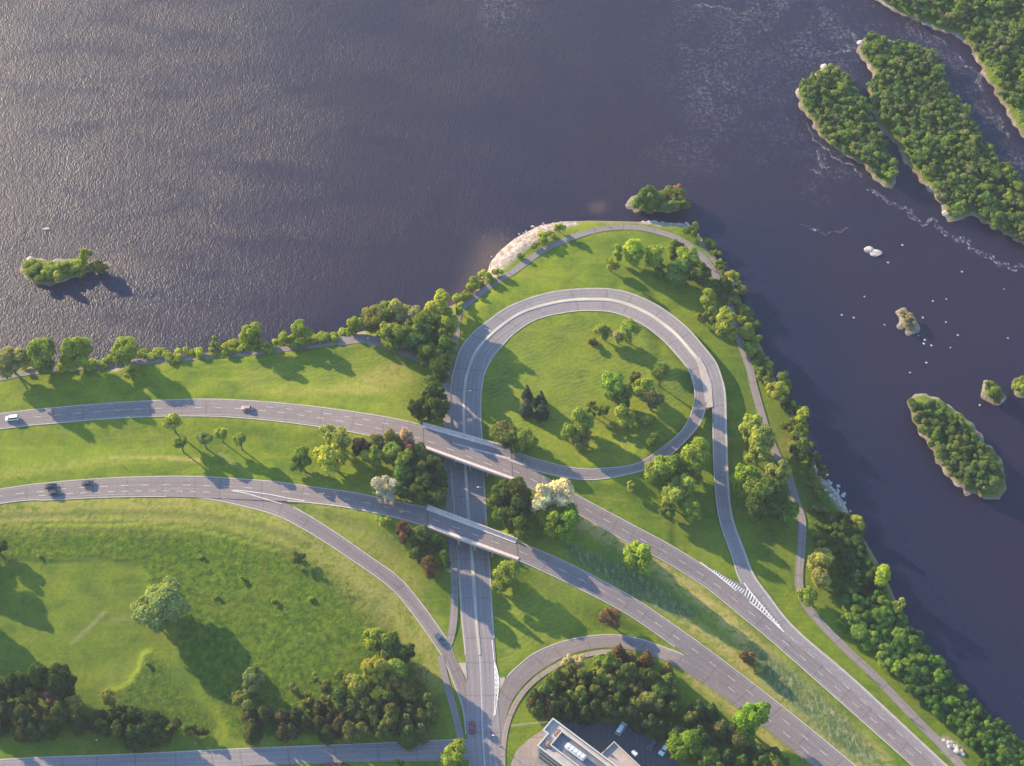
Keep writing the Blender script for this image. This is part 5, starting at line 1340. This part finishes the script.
lamp(500, 746, .1, 3.1, 'steel street lamp at the bottom by the curved ramp pavement')
def post(px, py, h, mat, label, name='marker_post', cat='post'):
    p = P(px, py, 0); z = gz(p.x, p.y); p = P(px, py, z); z = gz(p.x, p.y)
    r = empty(name, (p.x, p.y, z)); tag(r, label, cat)
    MB().tube((0, 0, -.2), (0, 0, h), .07, .06, 8).build('post', M['steel'], r)
    MB().box((0, .08, h - .3), (.7, .05, .6), bevel=.01).build('plate', M[mat], r)
post(9, 470, 2.2, 'white', 'thin sign post on dry grass of the median, leftmost', 'road_sign', 'sign')
post(116, 461, 2.2, 'white', 'thin sign post on dry grass of the median, right of the other', 'road_sign', 'sign')
post(711.5, 269.5, 1.3, 'white', 'small white sign beside the bend of the peninsula path', 'path_sign', 'sign')
post(368, 340, 1.3, 'white', 'small white sign at the shore path bend under the clump', 'path_sign', 'sign')
post(97, 741, 1.3, 'white', 'small white sign on the shaded lawn above the side road', 'path_sign', 'sign')
post(608, 227, 1.2, 'white', 'small pale sign by the top of the peninsula path', 'path_sign', 'sign')

# ------------------------------------------------------------------ rocks
def rock_mesh(seed, sub_=2):
    g_ = np.random.default_rng(seed); bm = bmesh.new(); bmesh.ops.create_icosphere(bm, subdivisions=sub_, radius=1)
    for v_ in bm.verts:
        n_ = sum(math.sin(v_.co.dot(Vector(g_.normal(size=3) * 0 + d_)) * 2.1 + s_) for d_, s_ in zip(dirs[seed % 3], (0, 1, 2))) * .12
        v_.co *= 1 + n_; v_.co.z *= .55
    me_ = bpy.data.meshes.new('river_rock'); bm.to_mesh(me_); bm.free(); me_.materials.append(M['rock']); return me_
dirs = [[(1.3, .4, .2), (.2, 1.5, .8), (.9, -.7, 1.4)], [(1.1, -.8, .5), (-.3, 1.2, 1.1), (1.6, .7, -.2)], [(.6, 1.4, .3), (1.4, .1, -1.0), (-.5, .9, 1.3)]]
rk = [rock_mesh(i) for i in range(3)]
def rock_at(px, py, r, label, group=None, sx=1.0, z=WL, name='river_rock'):
    p = P(px, py, z + .1); o = link(name, rk[random.randrange(3)]); o.location = (p.x, p.y, z + .05 * r); o.scale = (r * sx, r, r * .8); o.rotation_euler = (0, 0, random.uniform(0, 6.28) if sx == 1 else 0)
    tag(o, label, 'rock', group); return o
for (x_, y_) in [(888,262.5),(864.5,296.5),(842,315),(854,317.5),(884.5,324.5),(902.5,245),(962,271.5),(1004,289),(946.5,299),(933,301),(923,317.5),(946,322),(958,335),(918.5,335.5),(925,340),(931.5,345.5),(950.5,347.5),(926.5,362.5),(910,372.5),(1008,338),(924,343.5),(980,405)]:
    rock_at(x_, y_, random.uniform(.32, .55), 'tiny pale rock breaking the river surface around the rocky scrub islet', 'tiny rocks in the river')
rock_at(869, 250, 2.0, 'bright pale boulder in the river, left lump of the pair', None, 1.1); rock_at(875, 253, 2.0, 'bright pale boulder in the river, right lump of the pair', None, 1.4)
rock_at(46, 229, .8, 'pale flat rock in the water above the small left island', None, 2.2)
rock_at(950, 214, 2.8, 'large pale boulder on the lower shore of the long island', None, 1.3)
rock_at(861, 43, 1.8, 'pale boulder at the upper tip of the long island'); rock_at(825, 67, 2.0, 'pale boulder at the upper tip of the middle island')
rock_at(30, 259, 1.6, 'pale jagged rock at the upper left of the small left island'); 
GS = 'shore rocks'
def shore_rocks(pix, n, spread, rr, label, group):
    ln = pline(pix, WL, 1.0)
    for i in range(n):
        q = ln[random.randrange(len(ln))]; x_, y_ = q[0] + random.uniform(-spread, spread), q[1] + random.uniform(-spread, spread)
        z_ = max(WL, gz(x_, y_)); o = link('shore_rock', rk[random.randrange(3)]); r = random.uniform(*rr)
        o.location = (x_, y_, z_); o.scale = (r, r * random.uniform(.7, 1.2), r * .7); o.rotation_euler = (0, 0, random.uniform(0, 6)); tag(o, label, 'rock', group)
shore_rocks([(640,222),(660,222.5),(690,224.5)], 22, .7, (.4, .9), 'white rock in the line at the peninsula top shore', 'white rocks along the peninsula top')
shore_rocks([(822,475),(832,490),(842,505)], 30, 3.2, (.35, .8), 'white boulder in the rock fall on the east bank', 'white boulders of the east bank rock fall')
shore_rocks([(484,276),(491,262),(502,248),(516,237),(540,224.5),(565,221)], 16, 1.6, (.3, .75), 'pink white boulder at the edge of the rock shelf', 'boulders edging the pale rock shelf')
shore_rocks([(700,237),(710,250),(722,268),(735,288)], 20, 1.0, (.4, .8), 'grey riprap rock at the east point waterline', 'riprap rocks of the east point')
for i, (x_, y_) in enumerate([(944,741),(948,743),(952,744),(955,746),(958,748),(961,751),(963,754),(957,751),(950,747)]):
    p = P(x_, y_, .2); o = link('path_boulder', rk[i % 3]); o.location = (p.x, p.y, gz(p.x, p.y) + .2); r = random.uniform(.9, 1.5); o.scale = (r, r, r * .8); o.rotation_euler = (0, 0, i)
    tag(o, 'pink pale boulder in the pile at the lower end of the riverside path', 'rock', 'boulder pile by the lower riverside path')

# ------------------------------------------------------------------ riders on the riverside path
def rider(px, py, head, cloth, lab_p, lab_b):
    p = P(px, py, .1); z = gz(p.x, p.y) + .16
    b = empty('bicycle', (p.x, p.y, z), head); tag(b, lab_b, 'bicycle', 'bicycles on the riverside path')
    for x_ in (-.52, .52):
        wv = bmesh.new(); R0, r0 = .33, .03; ring = []
        for i in range(20):
            a_ = i * 2 * math.pi / 20; ring.append([wv.verts.new((x_ + (R0 + r0 * math.cos(q)) * math.cos(a_), r0 * math.sin(q), .36 + (R0 + r0 * math.cos(q)) * math.sin(a_))) for q in (0, 1.57, 3.14, 4.71)])
        for i in range(20):
            for j in range(4): wv.faces.new((ring[i][j], ring[(i + 1) % 20][j], ring[(i + 1) % 20][(j + 1) % 4], ring[i][(j + 1) % 4]))
        me_ = bpy.data.meshes.new('wheel'); wv.to_mesh(me_); wv.free(); me_.materials.append(M['tyre']); link('wheel', me_, b)
    f_ = MB()
    for a_, c_ in (((-.52, 0, .36), (-.1, 0, .36)), ((-.1, 0, .36), (-.22, 0, .85)), ((-.1, 0, .36), (.38, 0, .85)), ((-.2, 0, .8), (.38, 0, .85)), ((.52, 0, .36), (.38, 0, .95)), ((-.52, 0, .36), (-.2, 0, .8))): f_.tube(a_, c_, .022, .022, 6)
    f_.build('frame', M['car_red'], b)
    MB().box((-.24, 0, .9), (.26, .14, .06), bevel=.02).build('saddle', M['tyre'], b)
    MB().tube((.38, -.25, 1.0), (.38, .25, 1.0), .02, .02, 6).tube((.38, 0, .93), (.38, 0, 1.0), .02, .02, 6).build('handlebar', M['steel'], b)
    # body: one skinned surface
    J = {'pelvis': (-.22, 0, 1.0), 'chest': (.02, 0, 1.38), 'neck': (.1, 0, 1.52), 'head': (.15, 0, 1.68), 'crown': (.16, 0, 1.78),
         'shl': (.04, .19, 1.42), 'ell': (.2, .25, 1.18), 'hal': (.38, .22, 1.04), 'shr': (.04, -.19, 1.42), 'elr': (.2, -.25, 1.18), 'har': (.38, -.22, 1.04),
         'hil': (-.2, .1, .95), 'knl': (.18, .12, .82), 'anl': (.0, .12, .42), 'fol': (.14, .12, .36), 'hir': (-.2, -.1, .95), 'knr': (.12, -.12, .62), 'anr': (-.12, -.12, .26), 'for': (.02, -.12, .18)}
    E = [('pelvis', 'chest'), ('chest', 'neck'), ('neck', 'head'), ('head', 'crown'), ('chest', 'shl'), ('shl', 'ell'), ('ell', 'hal'), ('chest', 'shr'), ('shr', 'elr'), ('elr', 'har'),
         ('pelvis', 'hil'), ('hil', 'knl'), ('knl', 'anl'), ('anl', 'fol'), ('pelvis', 'hir'), ('hir', 'knr'), ('knr', 'anr'), ('anr', 'for')]
    rad = {'pelvis': .15, 'chest': .16, 'neck': .06, 'head': .10, 'crown': .07, 'shl': .07, 'shr': .07, 'ell': .045, 'elr': .045, 'hal': .035, 'har': .035, 'hil': .09, 'hir': .09, 'knl': .06, 'knr': .06, 'anl': .045, 'anr': .045, 'fol': .04, 'for': .04}
    ks = list(J); me_ = bpy.data.meshes.new('person'); me_.from_pydata([J[k] for k in ks], [(ks.index(a_), ks.index(c_)) for a_, c_ in E], [])
    o = link('person', me_, None); o.location = (p.x, p.y, z); o.rotation_euler = (0, 0, head)
    md = o.modifiers.new('skin', 'SKIN')
    for i, k in enumerate(ks): me_.skin_vertices[0].data[i].radius = (rad[k], rad[k])
    me_.skin_vertices[0].data[0].use_root = True
    sb = o.modifiers.new('sub', 'SUBSURF'); sb.levels = 1; sb.render_levels = 1
    dg = bpy.context.evaluated_depsgraph_get(); ev = bpy.data.meshes.new_from_object(o.evaluated_get(dg)); o.modifiers.clear(); o.data = ev
    ev.materials.clear(); ev.materials.append(M[cloth]); ev.materials.append(M['skin'])
    for pl in ev.polygons:
        if pl.center.z > 1.53: pl.material_index = 1
    tag(o, lab_p, 'person', 'riders on the riverside path')
rider(867.5, 677, hd((850,660),(875,684)), 'cloth_dark', 'person in dark clothes riding a bicycle on the riverside path, upper of two', 'bicycle under the upper of two riders on the riverside path')
rider(911, 720.5, hd((920,730),(900,710)), 'cloth_blue', 'person in blue clothes riding a bicycle on the riverside path, lower of two', 'bicycle under the lower of two riders on the riverside path')

# ------------------------------------------------------------------ haze
hz = MB().box((0, 500, 243), (2600, 2200, 498)).build('haze', None)
hm_ = bpy.data.materials.new('haze'); hm_.use_nodes = True; t = hm_.node_tree; t.nodes.clear()
pv = t.nodes.new('ShaderNodeVolumePrincipled'); pv.inputs['Color'].default_value = (0.70, 0.76, 1.0, 1); pv.inputs['Density'].default_value = 0.000055
pv.inputs['Anisotropy'].default_value = 0.1
om = t.nodes.new('ShaderNodeOutputMaterial'); t.links.new(pv.outputs[0], om.inputs['Volume']); hz.data.materials.append(hm_)
tag(hz, 'thin pale blue summer haze filling the air over the river', 'haze', kind='stuff')
